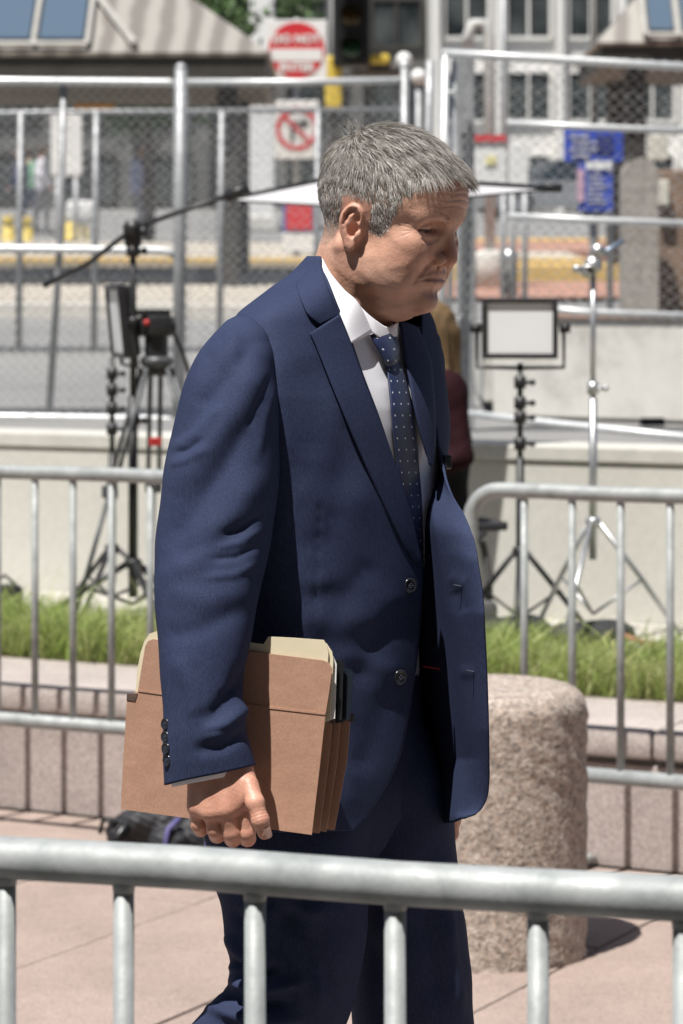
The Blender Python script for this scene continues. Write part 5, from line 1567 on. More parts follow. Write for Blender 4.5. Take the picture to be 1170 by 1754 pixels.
# ------------------------------------------------------------------ people built as one skin each
def blob_person(name, base, H_, face, cols, label, sit=False, h=.016, group=None, mask=None, skirt=False, stride=.08, hair_long=False):
    """A clothed figure: one continuous surface; face is the heading; cols = (skin, hair, top, bottom, shoes)."""
    k = H_ / 1.75; base = np.array(base, float)
    f3 = np.array([math.cos(face), math.sin(face), 0]); r3 = np.array([math.sin(face), -math.cos(face), 0]); u3 = np.array([0, 0, 1.])
    def P(f, r, u): return base + (f3 * f + r3 * r + u3 * u) * k
    hip = .50 if sit else .93
    Fd = Field(base + np.array([-.6, -.6, -.05]) * k, base + np.array([.6, .6, (1.95 if not sit else 1.5)]) * k, h)
    o = hip
    tag_pts = []                                     # (point, part)
    def C(a, b, ra, rb, part, kk=.03):
        Fd.cap(P(*a), P(*b), ra * k, rb * k, kk * k)
        for t in np.linspace(0, 1, 7): tag_pts.append((P(*a) * (1 - t) + P(*b) * t, part, (ra + (rb - ra) * t) * k))
    def El(c, r, part, kk=.03):
        Fd.ell(P(*c), np.array(r) * k, kk * k); tag_pts.append((P(*c), part, max(r) * k))
    for s in (-1, 1):
        C((0, .09 * s, o), (.0, .10 * s, o + .25), .105, .11, 2 if not sit else 3, .06)
        C((0, .08 * s, o + .25), (.0, .12 * s, o + .46), .11, .10, 2, .06)
        C((-.01, .15 * s, o + .50), (-.03, .23 * s, o + .22), .055, .045, 2)
        C((-.03, .23 * s, o + .22), ((.16 if not sit else .24), .19 * s, o + (.02 if not sit else .12)), .042, .032, 2)
        El(((.19 if not sit else .28), .18 * s, o + (-.02 if not sit else .10)), (.045, .035, .055), 0, .02)
        if sit:
            C((0, .09 * s, o), (.42, .10 * s, o + .02), .09, .07, 3); C((.42, .10 * s, o + .02), (.44, .10 * s, .07), .06, .045, 3)
            C((.42, .10 * s, .045), (.60, .10 * s, .035), .045, .035, 4)
        else:
            C((0, .09 * s, o), (.02 + stride * s, .10 * s, .50), .09, .062, 3); C((.02 + stride * s, .10 * s, .50), (stride * s * 1.3, .10 * s, .09), .06, .042, 3)
            C((-.03 + stride * s * 1.3, .10 * s, .045), (.14 + stride * s * 1.3, .10 * s, .035), .042, .034, 4)
    C((0, 0, o + .48), (.015, 0, o + .62), .06, .05, 0)
    El((.03, 0, o + .71), (.095, .075, .115), 0, .02); El((.115, 0, o + .70), (.018, .014, .022), 0, .015)
    El((.01, 0, o + .745), (.103, .083, .10), 1, .01)
    if hair_long:
        C((-.06, .03, o + .70), (-.075, .04, o + .52), .045, .03, 1); C((-.06, -.03, o + .70), (-.075, -.04, o + .52), .045, .03, 1); C((-.01, .07, o + .72), (-.02, .075, o + .56), .025, .02, 1); C((-.01, -.07, o + .72), (-.02, -.075, o + .56), .025, .02, 1)
    v, f = Fd.surface(); v = relax(v, f, 2)
    best = np.full(len(v), 1e9); part = np.zeros(len(v), int)
    for q, pt, rr in tag_pts:
        d = np.linalg.norm(v - q, axis=1) - rr
        m = d < best; best[m] = d[m]; part[m] = pt
    loc = (v - base) / k; lf = loc @ f3; lu = loc[:, 2]; lr = loc @ r3
    head = lu > o + .59
    part[head & (lf > .055) & (lu < o + .765)] = 0
    part[head & (lf <= .055) & (lu > o + .64)] = 1
    part[head & (lu > o + .775)] = 1
    c = np.array([cols[i] for i in range(5)])[part]
    if mask is not None:
        mm = head & (lf > .075) & (lu < o + .705) & (lu > o + .60); c[mm] = mask
    nn = vert_normals(v, f); wr = np.sin(lu * 62 + 3 * np.sin(lr * 21 + lf * 9)) * np.sin(lf * 47 + lu * 23 + 2) * .0016 * k
    v = v + nn * (wr * np.isin(part, (2, 3)))[:, None]
    v = v + nn * (np.sin(lu * 20 + lr * 160) * np.sin(lf * 140) * .004 * k * (part == 1))[:, None]
    ob = mesh_obj(name, v, f, PEOPLE_M, None, True)
    a = ob.data.attributes.new('cloth_col', 'FLOAT_COLOR', 'POINT'); a.data.foreach_set('color', np.concatenate([c, np.ones((len(c), 1))], 1).astype(np.float32).ravel())
    tag(ob, label, 'person', group)
    return ob
PEOPLE_M, nt, b = new_mat('clothed_figure')
at = N(nt, 'ShaderNodeAttribute', attribute_name='cloth_col')
nt.links.new(mixc(nt, 1.0, at.outputs['Color'], ramp(nt, noise(nt, 25, 4), [(.3, (.85, .85, .85)), (.7, (1.12, 1.12, 1.12))]), 'MULTIPLY'), b.inputs['Base Color']); b.inputs['Roughness'].default_value = .85; b.inputs['Specular IOR Level'].default_value = .1
rp = terr(742, 1.36)
blob_person('person', (rp.x, rp.y, TZ), 1.46, math.radians(200), [(.45, .27, .2), (.15, .10, .055), (.022, .007, .010), (.012, .012, .014), (.01, .01, .01)],
            'blond woman in burgundy jacket and light blue face mask behind the man\'s chest', True, .009, None, (.22, .50, .58), hair_long=True)
# her folding stool
st = empty('folding_stool', (rp.x, rp.y, TZ), 0, 'dark folding stool the woman in burgundy sits on', 'stool')
mb = MB(); mb.box((rp.x, rp.y, TZ + .365), (.40, .36, .03), .35, .008); mb.build('seat', simple('dark_canvas', (.03, .03, .035), .8), st)
for sx in (-1, 1):
    for sy in (-1, 1):
        mb = MB(); mb.tube([(rp.x + .17 * sx, rp.y + .14 * sy, TZ + .35), (rp.x - .17 * sx, rp.y + .16 * sy, TZ + .012)], .011, 8); mb.build('leg', blackm, st, True)
c = terr(812, 1.32); mb = MB(); mb.tube([c + Vector((-.05, 0, .0)), c + Vector((-.055, 0, .22)), c + Vector((-.02, 0, .32)), c + Vector((.03, 0, .31)), c + Vector((.05, 0, .2)), c + Vector((.05, 0, .0))], .013, 10); mb.box(c + Z3 * .06, (.14, .12, .12), .2, .02); o = mb.build('carry_bag', simple('grey_webbing', (.10, .10, .10), .7), None, sharp=40); tag(o, 'grey bag with upright handle loop beside the barrier\'s rounded corner', 'bag')
# ================================================================== street, fences and buildings beyond the wall
Z0, D0, SL = 0.95, 15.5, 0.045
def tz(d): return Z0 + max(0.0, d - D0) * SL
def far(px, py, d): return W(px, py, d)
def onst(px, d): return Vector(((px - HX) * d / FPX, d, tz(d)))
asph, nt, b = new_mat('street_asphalt')
n1 = noise(nt, .5, 5); n2 = noise(nt, 60, 4)
c = ramp(nt, n1, [(.3, (.19, .188, .185)), (.7, (.26, .257, .25))]); c = mixc(nt, 1.0, c, ramp(nt, n2, [(.3, (.8, .8, .8)), (.7, (1.2, 1.2, 1.2))]), 'MULTIPLY')
nt.links.new(c, b.inputs['Base Color']); b.inputs['Roughness'].default_value = .85
tan_m = simple('tan_concrete_paving', (.44, .40, .34), .85, 0, .15, 1.5, .2)
curb_m = simple('pale_concrete_curb', (.55, .53, .48), .85, 0, .1, 4)
brick_m = simple('red_brick_paving', (.36, .20, .15), .85, 0, .25, 7, .3)
yellow_m = simple('yellow_platform_edge', (.58, .40, .15), .7, 0, .12, 3)
yl_m = simple('yellow_paint', (.62, .46, .07), .5, 0, .08, 5)
white_m = simple('white_paint', (.74, .74, .73), .5, 0, .06, 4)
dark_m = simple('dark_bronze_metal', (.06, .055, .05), .5, .3, .2, 4)
def strip(name, d0, d1, x0, x1, dz, mat, sk=0.0, thick=0.0, label=None, cat=None, kind='structure', par=None):
    """A band of the rising street from depth d0 to d1 (sk: how much deeper the left end lies)."""
    V = []; F_ = []; nx = 2
    n = max(2, int((d1 - d0) / 3) + 2)
    for i in range(n):
        d = d0 + (d1 - d0) * i / (n - 1)
        for x in (x0, x1):
            y = d - sk * x; V.append((x, y, tz(y) + dz))
    for i in range(n - 1): F_.append((i * 2, i * 2 + 1, i * 2 + 3, i * 2 + 2))
    if thick:
        m = len(V); V += [(x, y, z - thick) for x, y, z in V]
        F_ += [(1, 0, m, m + 1), (2 * n - 2, 2 * n - 1, m + 2 * n - 1, m + 2 * n - 2)] + [(i * 2, i * 2 + 2, m + i * 2 + 2, m + i * 2) for i in range(n - 1)] + [(i * 2 + 3, i * 2 + 1, m + i * 2 + 1, m + i * 2 + 3) for i in range(n - 1)]
    o = mesh_obj(name, V, F_, mat, par)
    if par is None: tag(o, label, cat, None, kind)
    return o
# street sheet starts at the retaining wall
V = [tuple(L3(-14, 2.1, Z0 - .01)), tuple(L3(10, 2.1, Z0 - .01))]; ds = [15.5, 22, 40, 70, 110, 180, 320]
V = [(-14, 17.5, tz(17.5) - .01), (6.5, 7.2, Z0 - .01)]
V = []; F_ = []
xs_ = np.linspace(-13, 9.5, 20)
for x in xs_:
    q = L3(0, 2.1, 0); t = (x - q.x) / E_.x; V.append((x, (q + E_ * t).y, Z0 - .01))
for x in xs_: V.append((x * 1.6, 15.5 if True else 0, Z0 - .01))
keep = [i for i in range(20) if V[i][1] < 15.2]
F_ = [(i, i + 1, 21 + i, 20 + i) for i in range(19) if i in keep and i + 1 in keep]
for d in ds[1:]:
    for x in xs_: V.append((x * (1.6 + d / 12), d, tz(d) - .01))
for r in range(len(ds) - 1):
    for i in range(19):
        a = 20 + r * 20 + i; F_.append((a, a + 1, a + 21, a + 20))
road = mesh_obj('road', V, F_, asph); tag(road, 'grey asphalt street rising behind the fences', None, None, 'structure')
strip('sidewalk', 25.5, 34.0, -16, -.2, .10, tan_m, .22, .11, 'tan concrete sidewalk across the street at the left')
strip('kerb', 25.2, 25.5, -16, -.2, .11, curb_m, .22, .13, 'pale kerb along the tan sidewalk')
strip('platform_edge', 35.4, 36.2, -22, 3.0, .20, yellow_m, .06, .05, 'yellow tactile strip along the station platform')
strip('platform', 36.25, 44.0, -24, 3.0, .19, tan_m, .06, .2, 'concrete station platform behind the yellow strip')
strip('brick_paving', 28.6, 32.6, .4, 6.5, .04, brick_m, -.05, 0.0, 'red brick paving at the right behind the low wall')
strip('platform_edge', 33.0, 33.9, .4, 8, .20, yellow_m, -.05, .2, 'nearer yellow strip at the right beyond the brick paving')
strip('brick_platform', 39.0, 43.8, .8, 12, .20, brick_m, -.03, .15, 'upper red brick platform at the right')
strip('platform_edge', 43.8, 45.0, .8, 12, .22, yellow_m, -.03, .2, 'farther yellow strip at the right behind the upper brick platform')

# ------------------------------------------------------------------ chain-link fences
wire_m = galvanised('galvanised_wire', (.58, .59, .60), (.74, .75, .76), .25, .5, 60)
tube_m = galvanised('galvanised_tube', (.55, .57, .58), (.74, .76, .77), .3, .42, 30)
post_m = galvanised('weathered_post', (.28, .29, .30), (.42, .43, .44), .4, .5, 20)
def mesh_wires(w_, h, pitch, r):
    """Woven wire from (0,0) to (w, h) in XZ: zigzag wires going up, real crossings."""
    mb_v, mb_f = [], []
    nW = int(w_ / pitch) + 2; nS = int(h / (pitch * .5))
    zz = np.linspace(0, h, nS + 1)
    ring = [(1, 0), (-.5, .866), (-.5, -.866)]
    V, F_ = [], []
    for i in range(nW):
        x = (i - .5) * pitch + np.where((np.arange(nS + 1) + i) % 2 == 0, 0, pitch * 1.0) * .5 - 0 * i
        x = np.clip(i * pitch + np.where(np.arange(nS + 1) % 2 == 0, -.5, .5) * pitch * 1.04, 0, w_)
        y = np.where(np.arange(nS + 1) % 2 == 0, -.002, .002) 
        b0 = len(V)
        for q in range(nS + 1):
            for (cx, sx) in ring: V.append((x[q] + cx * r, y[q] + sx * r, zz[q]))
        for q in range(nS):
            for k in range(3): F_.append((b0 + q * 3 + k, b0 + q * 3 + (k + 1) % 3, b0 + q * 3 + 3 + (k + 1) % 3, b0 + q * 3 + 3 + k))
    return np.array(V), np.array(F_)
def place_mesh(root, A, B, h, pitch, r, name='chain_link'):
    """Hang woven wire between the lower corners A and B (h high)."""
    A, B = Vector(A), Vector(B); d = B - A; w_ = d.length; d.normalize(); n = Vector((-d.y, d.x, 0)).normalized(); u = n.cross(d) * -1
    u = d.cross(n); 
    v, f = mesh_wires(w_, h, pitch, r)
    P = np.array(A) + v[:, :1] * np.array(d) + v[:, 1:2] * np.array(n) + v[:, 2:3] * np.array(u if u.z > 0 else -u)
    o = mesh_obj(name, P, f, wire_m, root); o['kind'] = 'stuff'
    return o
def pipe(root, name, pts, r, mat=None, n=10):
    mb = MB(); mb.tube(pts, r, n); return mb.build(name, mat or tube_m, root, True)
FD = 15.5
# left panel
fl = empty('chain_link_fence', W(0, 715, FD), 0, 'chain-link fence panel at the left with bright top, middle and bottom rails', 'fence', 'chain-link fence panels')
for row0, row1, nm in ((138, 141, 'top_rail'), (425, 429, 'middle_rail'), (712, 718, 'bottom_rail')):
    pipe(fl, nm, [W(-640, row0 - 6, FD), W(100, (row0 + row1) / 2, FD), W(272, row1, FD), W(288, row1 + (2 if nm != 'top_rail' else 0), FD), W(299, row1 + (9 if nm == 'middle_rail' else 2), FD)], .021)
pipe(fl, 'post', [W(-640, 730, FD), W(-640, 130, FD)], .024); pipe(fl, 'brace', [W(109, 146, FD + .03), W(104, 400, FD + .03), W(84, 712, FD + .03)], .019, post_m)
place_mesh(fl, W(-640, 715, FD + .03), W(300, 715, FD + .03), 1.77, .060, .0054)
fp = empty('fence_post', W(310, 740, FD), 0, 'thick grey fence post standing between two fence panels at the left', 'post')
pipe(fp, 'shaft', [W(306, 745, FD - .06), W(308, 400, FD - .06), W(310, 118, FD - .06)], .033, post_m, 14)
mb = MB(); mb.sphere(W(310, 118, FD - .06), .034, 12, 8); mb.build('cap', post_m, fp, True)
fm = empty('chain_link_fence', W(500, 715, FD + .1), 0, 'chain-link fence panel behind the man\'s head with a bright top rail', 'fence', 'chain-link fence panels')
pipe(fm, 'top_rail', [W(318, 141, FD + .1), W(500, 141, FD + .1), W(690, 138, FD + .1)], .020); pipe(fm, 'bottom_rail', [W(318, 716, FD + .1), W(690, 716, FD + .1)], .020); pipe(fm, 'middle_rail', [W(560, 429, FD + .1), W(690, 429, FD + .1)], .016)
pipe(fm, 'post', [W(693, 735, FD + .1), W(693, 112, FD + .1)], .023, post_m); mb = MB(); mb.sphere(W(693, 112, FD + .1), .026, 12, 8); mb.build('cap', tube_m, fm, True)
place_mesh(fm, W(318, 715, FD + .13), W(690, 715, FD + .13), 1.77, .060, .0054)
# second row of fence further back
FB = 21.0
fb = empty('chain_link_fence', W(200, 620, FB), 0, 'farther chain-link fence in a second row, with thin grey rail at the left', 'fence', 'chain-link fence panels')
pipe(fb, 'top_rail', [W(-300, 200, FB), W(100, 192, FB), W(700, 188, FB)], .019, post_m)
for px in (-60, 36, 165, 380, 545): pipe(fb, 'post', [W(px, 190, FB), W(px - 4, 600, FB)], .024, post_m)
place_mesh(fb, W(-300, 600, FB + .03), W(700, 600, FB + .03), 1.7, .065, .0054)
# right panel
FR_ = 13.8
fr = empty('chain_link_fence', W(960, 540, FR_), 0, 'large chain-link fence panel at the right with four bright rails', 'fence', 'chain-link fence panels')
pipe(fr, 'top_rail', [W(757, 91, FR_), W(900, 99, FR_), W(1040, 107, FR_), W(1240, 119, FR_)], .021)
for r0, r1, x0, nm in ((211, 224, 868, 'upper_rail'), (370, 383, 872, 'middle_rail'), (528, 541, 930, 'lower_rail')):
    pipe(fr, nm, [W(x0, r0, FR_), W(1000, r0 + (r1 - r0) * .5, FR_), W(1240, r1 + 2, FR_)], .017)
pipe(fr, 'post', [W(763, 92, FR_), W(758, 400, FR_), W(754, 730, FR_)], .019); pipe(fr, 'inner_post', [W(778, 98, FR_ + .04), W(772, 420, FR_ + .04), W(768, 730, FR_ + .04)], .013)
pipe(fr, 'crossbar', [W(763, 158, FR_ + .01), W(782, 158, FR_ + .01)], .011)
place_mesh(fr, W(782, 548, FR_ + .03), W(1240, 566, FR_ + .03), 1.27, .060, .0050)
gp = empty('fence_post', W(795, 730, FR_ + .15), 0, 'broad grey square post beside the right fence panel', 'post')
mb = MB(); a, b2 = W(797, 735, FR_ + .2), W(797, 98, FR_ + .2); mb.box((a + b2) / 2, (.085, .085, (b2 - a).length), 0, .006); mb.build('shaft', post_m, gp)
lp = empty('leaning_pole', W(735, 735, 15.2), 0, 'thin grey pole between the two fences behind the man\'s head', 'pole'); pipe(lp, 'shaft', [W(728, 735, 15.2), W(732, 300, 15.2), W(737, 104, 15.2)], .024, post_m)
# pipe lying on the wall's edge
pi = pipe(None, 'steel_pipe', [W(800, 708, 12.9), W(920, 722, 12.7), W(1040, 735, 12.5), W(1260, 757, 12.2)], .017); tag(pi, 'bright steel pipe lying along the street edge at the right', 'pipe')
# low concrete wall at the right
conc, nt, b = new_mat('stained_concrete')
n1 = noise(nt, 3.5, 6, .65); n2 = noise(nt, 30, 4)
c = ramp(nt, n1, [(.28, (.40, .39, .36)), (.5, (.58, .57, .535)), (.75, (.66, .65, .61))]); nt.links.new(c, b.inputs['Base Color']); b.inputs['Roughness'].default_value = .9; bump(nt, b, n2, .3, .006)
cw = empty('low_wall', W(1000, 700, 15.2), 0, 'low stained concrete wall with reddish coping at the right, behind the chrome stand', 'wall')
mb = MB(); a, b2 = onst(872, 15.6), onst(1500, 14.2); dv = (b2 - a); rz = math.atan2(dv.y, dv.x); mb.box((a + b2) / 2 + Z3 * .26, (dv.length, .3, .52), rz, .012); mb.build('wall_body', conc, cw)
mb = MB(); mb.box((a + b2) / 2 + Z3 * .535, (dv.length, .34, .03), rz, .005); mb.build('coping', simple('red_granite_coping', (.42, .28, .22), .7, 0, .2, 30), cw)
mb = MB(); a2 = onst(845, 18.5); dv = a2 - a; rz = math.atan2(dv.y, dv.x); mb.box((a + a2) / 2 + Z3 * .20, (dv.length, .28, .40), rz, .012); mb.build('wall_return', conc, cw)
o = MB(); q = onst(1108, 14.6); o.box(q + Vector((0, -.25, .02)), (.12, .06, .04), .1, .008); o = o.build('dropped_bag', blackm); tag(o, 'small dark lump on the ground before the low concrete wall', 'bag')
q = onst(838, 17.5); mb = MB(); mb.box(q + Z3 * .08, (.32, .2, .16), .2, .05); o = mb.build('concrete_block', conc, None, sharp=40); tag(o, 'pale concrete block beside the end of the low wall', 'block')

# ------------------------------------------------------------------ street furniture
def text_mesh(body, size, loc, mat, parent, name='lettering', bold=.0):
    cu = bpy.data.curves.new(name, 'FONT'); cu.body = body; cu.size = size; cu.align_x = 'CENTER'; cu.align_y = 'CENTER'; cu.extrude = .004; cu.offset = bold
    t = bpy.data.objects.new(name, cu); COL.objects.link(t)
    dg = bpy.context.evaluated_depsgraph_get(); me = bpy.data.meshes.new_from_object(t.evaluated_get(dg))
    bpy.data.objects.remove(t)
    v = np.array([q.co for q in me.vertices]); f = [tuple(p_.vertices) for p_ in me.polygons]
    w3 = np.stack([v[:, 0] + loc[0], np.full(len(v), loc[1]) - v[:, 2], v[:, 1] + loc[2]], 1)
    return mesh_obj(name, w3, f, mat, parent)
red_m = simple('red_sign_sheeting', (.58, .03, .04), .45, 0, .05, 3)
alu = simple('grey_sign_steel', (.35, .36, .37), .5, .3, .15, 8)
def disc(c, r0, r1, y, n=40, mat=None, name='disc', parent=None, th=.006):
    v, f = [], []
    for rr in (r0, r1):
        for dy in (0, th):
            for k in range(n):
                a = 2 * math.pi * k / n; v.append((c[0] + rr * math.cos(a), y + dy, c[2] + rr * math.sin(a)))
    for k in range(n):
        k2 = (k + 1) % n
        f += [(k, k2, 2 * n + k2, 2 * n + k), (n + k2, n + k, 3 * n + k, 3 * n + k2), (2 * n + k, 2 * n + k2, 3 * n + k2, 3 * n + k)]
        if r0 > 0: f.append((k2, k, n + k, n + k2))
    return mesh_obj(name, v, f, mat, parent)
SD = 37.0; ss = FPX / SD
def plate(root, x0, y0, x1, y1, d, mat, name='plate', th=.02, bev=.03):
    a, b2 = W(x0, y1, d), W(x1, y0, d); mb = MB(); mb.box(((a.x + b2.x) / 2, d + th / 2, (a.z + b2.z) / 2), (b2.x - a.x, th, b2.z - a.z), 0, min(bev, th * .45)); return mb.build(name, mat, root)
base = onst(508, SD + .12)
dne = empty('do_not_enter_sign', (base.x, SD, base.z), 0, 'white square sign with red disc and white bar reading DO NOT ENTER', 'sign')
plate(dne, 456, 34, 560, 140, SD, white_m); c = W(508, 86, SD)
disc(c, .0, 48 / ss, SD - .008, 48, red_m, 'red_disc', dne)
mb = MB(); mb.box((c.x, SD - .012, c.z - .06), (.65, .008, .155), 0); mb.build('white_bar', white_m, dne)
text_mesh('DO NOT', .15, (c.x, SD - .014, c.z + .14), white_m, dne, 'lettering', .006); text_mesh('ENTER', .15, (c.x, SD - .014, c.z - .22), white_m, dne, 'lettering', .006)
pl = empty('sign_post', base, 0, 'grey steel post carrying the red and white traffic signs', 'post'); pipe(pl, 'shaft', [base, Vector((base.x, base.y, W(0, 30, SD).z))], .04, alu)
ntn = empty('no_turn_sign', (base.x, SD, base.z), 0, 'white no-turn sign with red ring and slash below the DO NOT ENTER sign', 'sign')
plate(ntn, 470, 172, 547, 272, SD, white_m); c = W(509, 221, SD)
disc(c, 29 / ss, 37 / ss, SD - .008, 40, red_m, 'red_ring', ntn)
mb = MB(); mb.box((c.x, SD - .010, c.z), (.50, .008, .055), rot=Matrix.Rotation(math.radians(45), 3, 'Y')); mb.build('red_slash', red_m, ntn)
mb = MB(); mb.box((c.x - .06, SD - .005, c.z - .05), (.05, .006, .22)); mb.box((c.x, SD - .0055, c.z + .07), (.16, .006, .05)); mb.prism([(c.x + .06, c.z + .15), (c.x + .16, c.z + .07), (c.x + .06, c.z - .01)], SD - .008, SD - .002); mb.build('arrow', simple('black_sign_ink', (.02, .02, .02), .5), ntn)
rb = empty('route_sign', (base.x, SD, base.z), 0, 'small red and blue panel over a white panel, lowest on the sign post', 'sign')
plate(rb, 484, 345, 541, 398, SD - .01, simple('blue_sign_sheeting', (.04, .07, .32), .5)); plate(rb, 490, 351, 535, 394, SD - .03, red_m, 'red_field', .015); plate(rb, 485, 399, 541, 430, SD - .01, white_m, 'white_panel')
# white column-like utility cabinet behind the sign post
# traffic signal
ts = empty('traffic_signal', onst(590, 39), 0, 'black traffic signal head on a yellow pole right of the DO NOT ENTER sign', 'traffic light')
pipe(ts, 'pole', [onst(571, 39), W(571, -60, 39)], .10, simple('dark_pole_paint', (.05, .05, .05), .5))
a, b2 = W(557, 186, 38.85), W(586, 96, 38.85); mb = MB(); mb.box((a + b2) / 2, (b2.x - a.x, .2, b2.z - a.z), 0, .04); mb.build('push_button_box', yl_m, ts)
a, b2 = W(560, 120, 38.95), W(668, 92, 38.95); mb = MB(); mb.tube([W(575, 108, 38.95), W(640, 103, 38.95)], .045, 10); mb.box(W(646, 101, 38.9), (.34, .14, .13), 0, .04); mb.build('yellow_bracket', yl_m, ts, sharp=40)
hx = W(602, 30, 38.8); mb = MB(); mb.box(hx, (.50, .36, 1.35), 0, .05); mb.build('signal_head', simple('signal_black', (.012, .012, .013), .4), ts)
for k, (cc, dz) in enumerate((((.06, .012, .012), .42), ((.06, .04, .012), 0), ((.012, .05, .03), -.42))):
    mb = MB(); mb.lathe([(.13, 0), (.12, .02), (.0, .035)], (0, 0, 0), 20); v = np.array(mb.v); v2 = np.stack([v[:, 0] + hx.x, hx.y - .18 - v[:, 2], v[:, 1] + hx.z + dz], 1)
    mesh_obj('lens', v2, mb.f, simple('lens_%d' % k, cc, .15), ts, True)
    mb = MB(); vv = []; ff = []
    for i in range(15):
        a = math.pi * (-.1 + 1.2 * i / 14)
        vv += [(hx.x + .15 * math.cos(a), hx.y - .18, hx.z + dz + .15 * math.sin(a)), (hx.x + .15 * math.cos(a), hx.y - .45, hx.z + dz + .15 * math.sin(a) + .02)]
    ff = [(2 * i, 2 * i + 1, 2 * i + 3, 2 * i + 2) for i in range(14)]
    mb.add(vv, ff); mb.build('visor', bpy.data.materials['signal_black'], ts)
a, b2 = W(600, 132, 39.3), W(690, 108, 39.3); mb = MB(); mb.box((a + b2) / 2, (b2.x - a.x, .5, b2.z - a.z), 0, .08); o = mb.build('signal_cabinet', dark_m, ts)
# globe lamps
for px, py, d, lab in ((692, 103, 30, 'white globe lamp on a short post, left one of a pair above the fence'), (717, 132, 33, 'white globe lamp lower and right of the other globe lamp')):
    g = empty('globe_lamp', onst(px, d), 0, lab, 'lamp', 'globe lamps'); pipe(g, 'post', [onst(px, d), W(px, py + 12, d)], .035, post_m); mb = MB(); mb.sphere(W(px, py, d), 14 * d / FPX, 16, 12); mb.build('globe', white_m, g, True)
# lamp post with concrete base at the right
lq = empty('lamp_post', onst(840, 31), 0, 'pale lamp post on a concrete base at the right of the man\'s face', 'lamp post')
pipe(lq, 'shaft', [onst(840, 31), W(838, 60, 31), W(830, 40, 31), W(812, 40, 31), W(802, 60, 31), W(801, 80, 31)], .06, simple('pale_grey_paint', (.50, .50, .48), .5)); c = onst(840, 31); mb = MB(); mb.lathe([(.19, 0), (.18, .35), (.15, .42), (.08, .44)], c, 20); mb.build('concrete_base', conc, lq, True)
q = onst(872, 29.0); fpd = empty('short_bollard', q, 0, 'short dark post with silver cap above the LED panel', 'bollard'); pipe(fpd, 'shaft', [q, q + Z3 * .40], .085, dark_m); mb = MB(); mb.sphere(q + Z3 * .42, .10, 12, 8); mb.build('cap', steel_m, fpd, True)
# dark poles at upper right
for px, d, r, lab in ((1018, 40, .05, 'thin dark pole crossing the white building at the upper right'), (862, 42, .04, 'thin grey pole before the white building, left of the dark one')):
    e = empty('pole', onst(px, d), 0, lab, 'pole'); pipe(e, 'shaft', [onst(px, d), W(px, -80, d)], r, dark_m if r > .045 else alu)
# blue notice boards
blue_m = simple('blue_notice_board', (.035, .075, .42), .5, 0, .12, 3)
bb = empty('blue_notice_board', onst(1017, 26), 0, 'upper wide blue notice board behind the right fence', 'sign')
plate(bb, 966, 222, 1068, 278, 26, blue_m); pipe(bb, 'post', [onst(1045, 26.1), W(1045, 240, 26.1)], .03, alu)
for k in range(4): plate(bb, 976 + 5 * (k % 2), 232 + 11 * k, 1010 + 12 * (k % 3), 235 + 11 * k, 25.985, white_m, 'text_line', .01, .0)
plate(bb, 1022, 232, 1050, 262, 25.985, simple('navy_emblem', (.03, .04, .16), .5), 'emblem', .01)
bb = empty('blue_notice_board', onst(1017, 25.9), 0, 'lower narrow blue notice board with pink edge and white header', 'sign')
plate(bb, 990, 280, 1050, 362, 25.9, blue_m); plate(bb, 1004, 276, 1048, 290, 25.88, white_m, 'header', .012, .0); plate(bb, 989, 290, 1000, 345, 25.88, simple('pink_edge', (.55, .35, .45), .6), 'pink_edge', .012, .0)
for k in range(6): plate(bb, 1006, 300 + 9 * k, 1030 + 5 * (k % 3), 302 + 9 * k, 25.885, white_m, 'text_line', .01, .0)
pipe(bb, 'post', [onst(1015, 26.02), W(1015, 330, 26.02)], .03, alu)
for x0, x1, y0, lab, rt in ((804, 868, 232, 'white poster with red top edge behind the man\'s forehead', True), (872, 905, 246, 'plain white narrow poster right of the red-topped poster', False)):
    e = empty('poster_board', onst((x0 + x1) / 2, 24), 0, lab, 'poster'); plate(e, x0, y0, x1, 318, 24, white_m)
    if rt: plate(e, x0, y0 - 1, x1, y0 + 10, 23.98, red_m, 'red_header', .012, .0); plate(e, 832, 268, 850, 282, 23.985, simple('pale_yellow_print', (.70, .64, .30), .6), 'print', .01, .0)
    pipe(e, 'leg', [onst(x0 + 6, 24.05), W(x0 + 6, 300, 24.05)], .025, alu); pipe(e, 'leg', [onst(x1 - 6, 24.05), W(x1 - 6, 300, 24.05)], .025, alu)
# stone slab and brown column at the right
sm = granite('grey_stone_slab', [(.30, .28, .26), (.38, .36, .33), (.24, .22, .20)], 30, .8, .3)
a = onst(1068, 22); ws = FPX / 22
prof = [(a.x, a.z)] + [((1068 - HX) / ws, CAMH - (300 - HY) / ws)] + [((1098 - HX - 30 * math.cos(t)) / ws, CAMH - (300 - HY - 30 * math.sin(t)) / ws) for t in np.linspace(.2, math.pi - .2, 8)] + [((1128 - HX) / ws, CAMH - (300 - HY) / ws), ((1128 - HX) / ws, a.z)]
mb = MB(); mb.prism(prof[::-1], 22, 22.35); o = mb.build('stone_slab', sm); tag(o, 'upright grey stone slab with rounded top behind the right fence', 'monument')
bm_ = simple('brown_stone', (.20, .135, .095), .8, 0, .25, 6, .3); a, b2 = onst(1116, 22.6), W(1230, 290, 22.6); mb = MB(); mb.box(((a.x + b2.x) / 2, 22.9, (a.z + b2.z) / 2), (b2.x - a.x, .55, b2.z - a.z), 0, .02); o = mb.build('brown_pillar', bm_); tag(o, 'broad brown stone pillar at the right edge behind the fence', 'pillar')
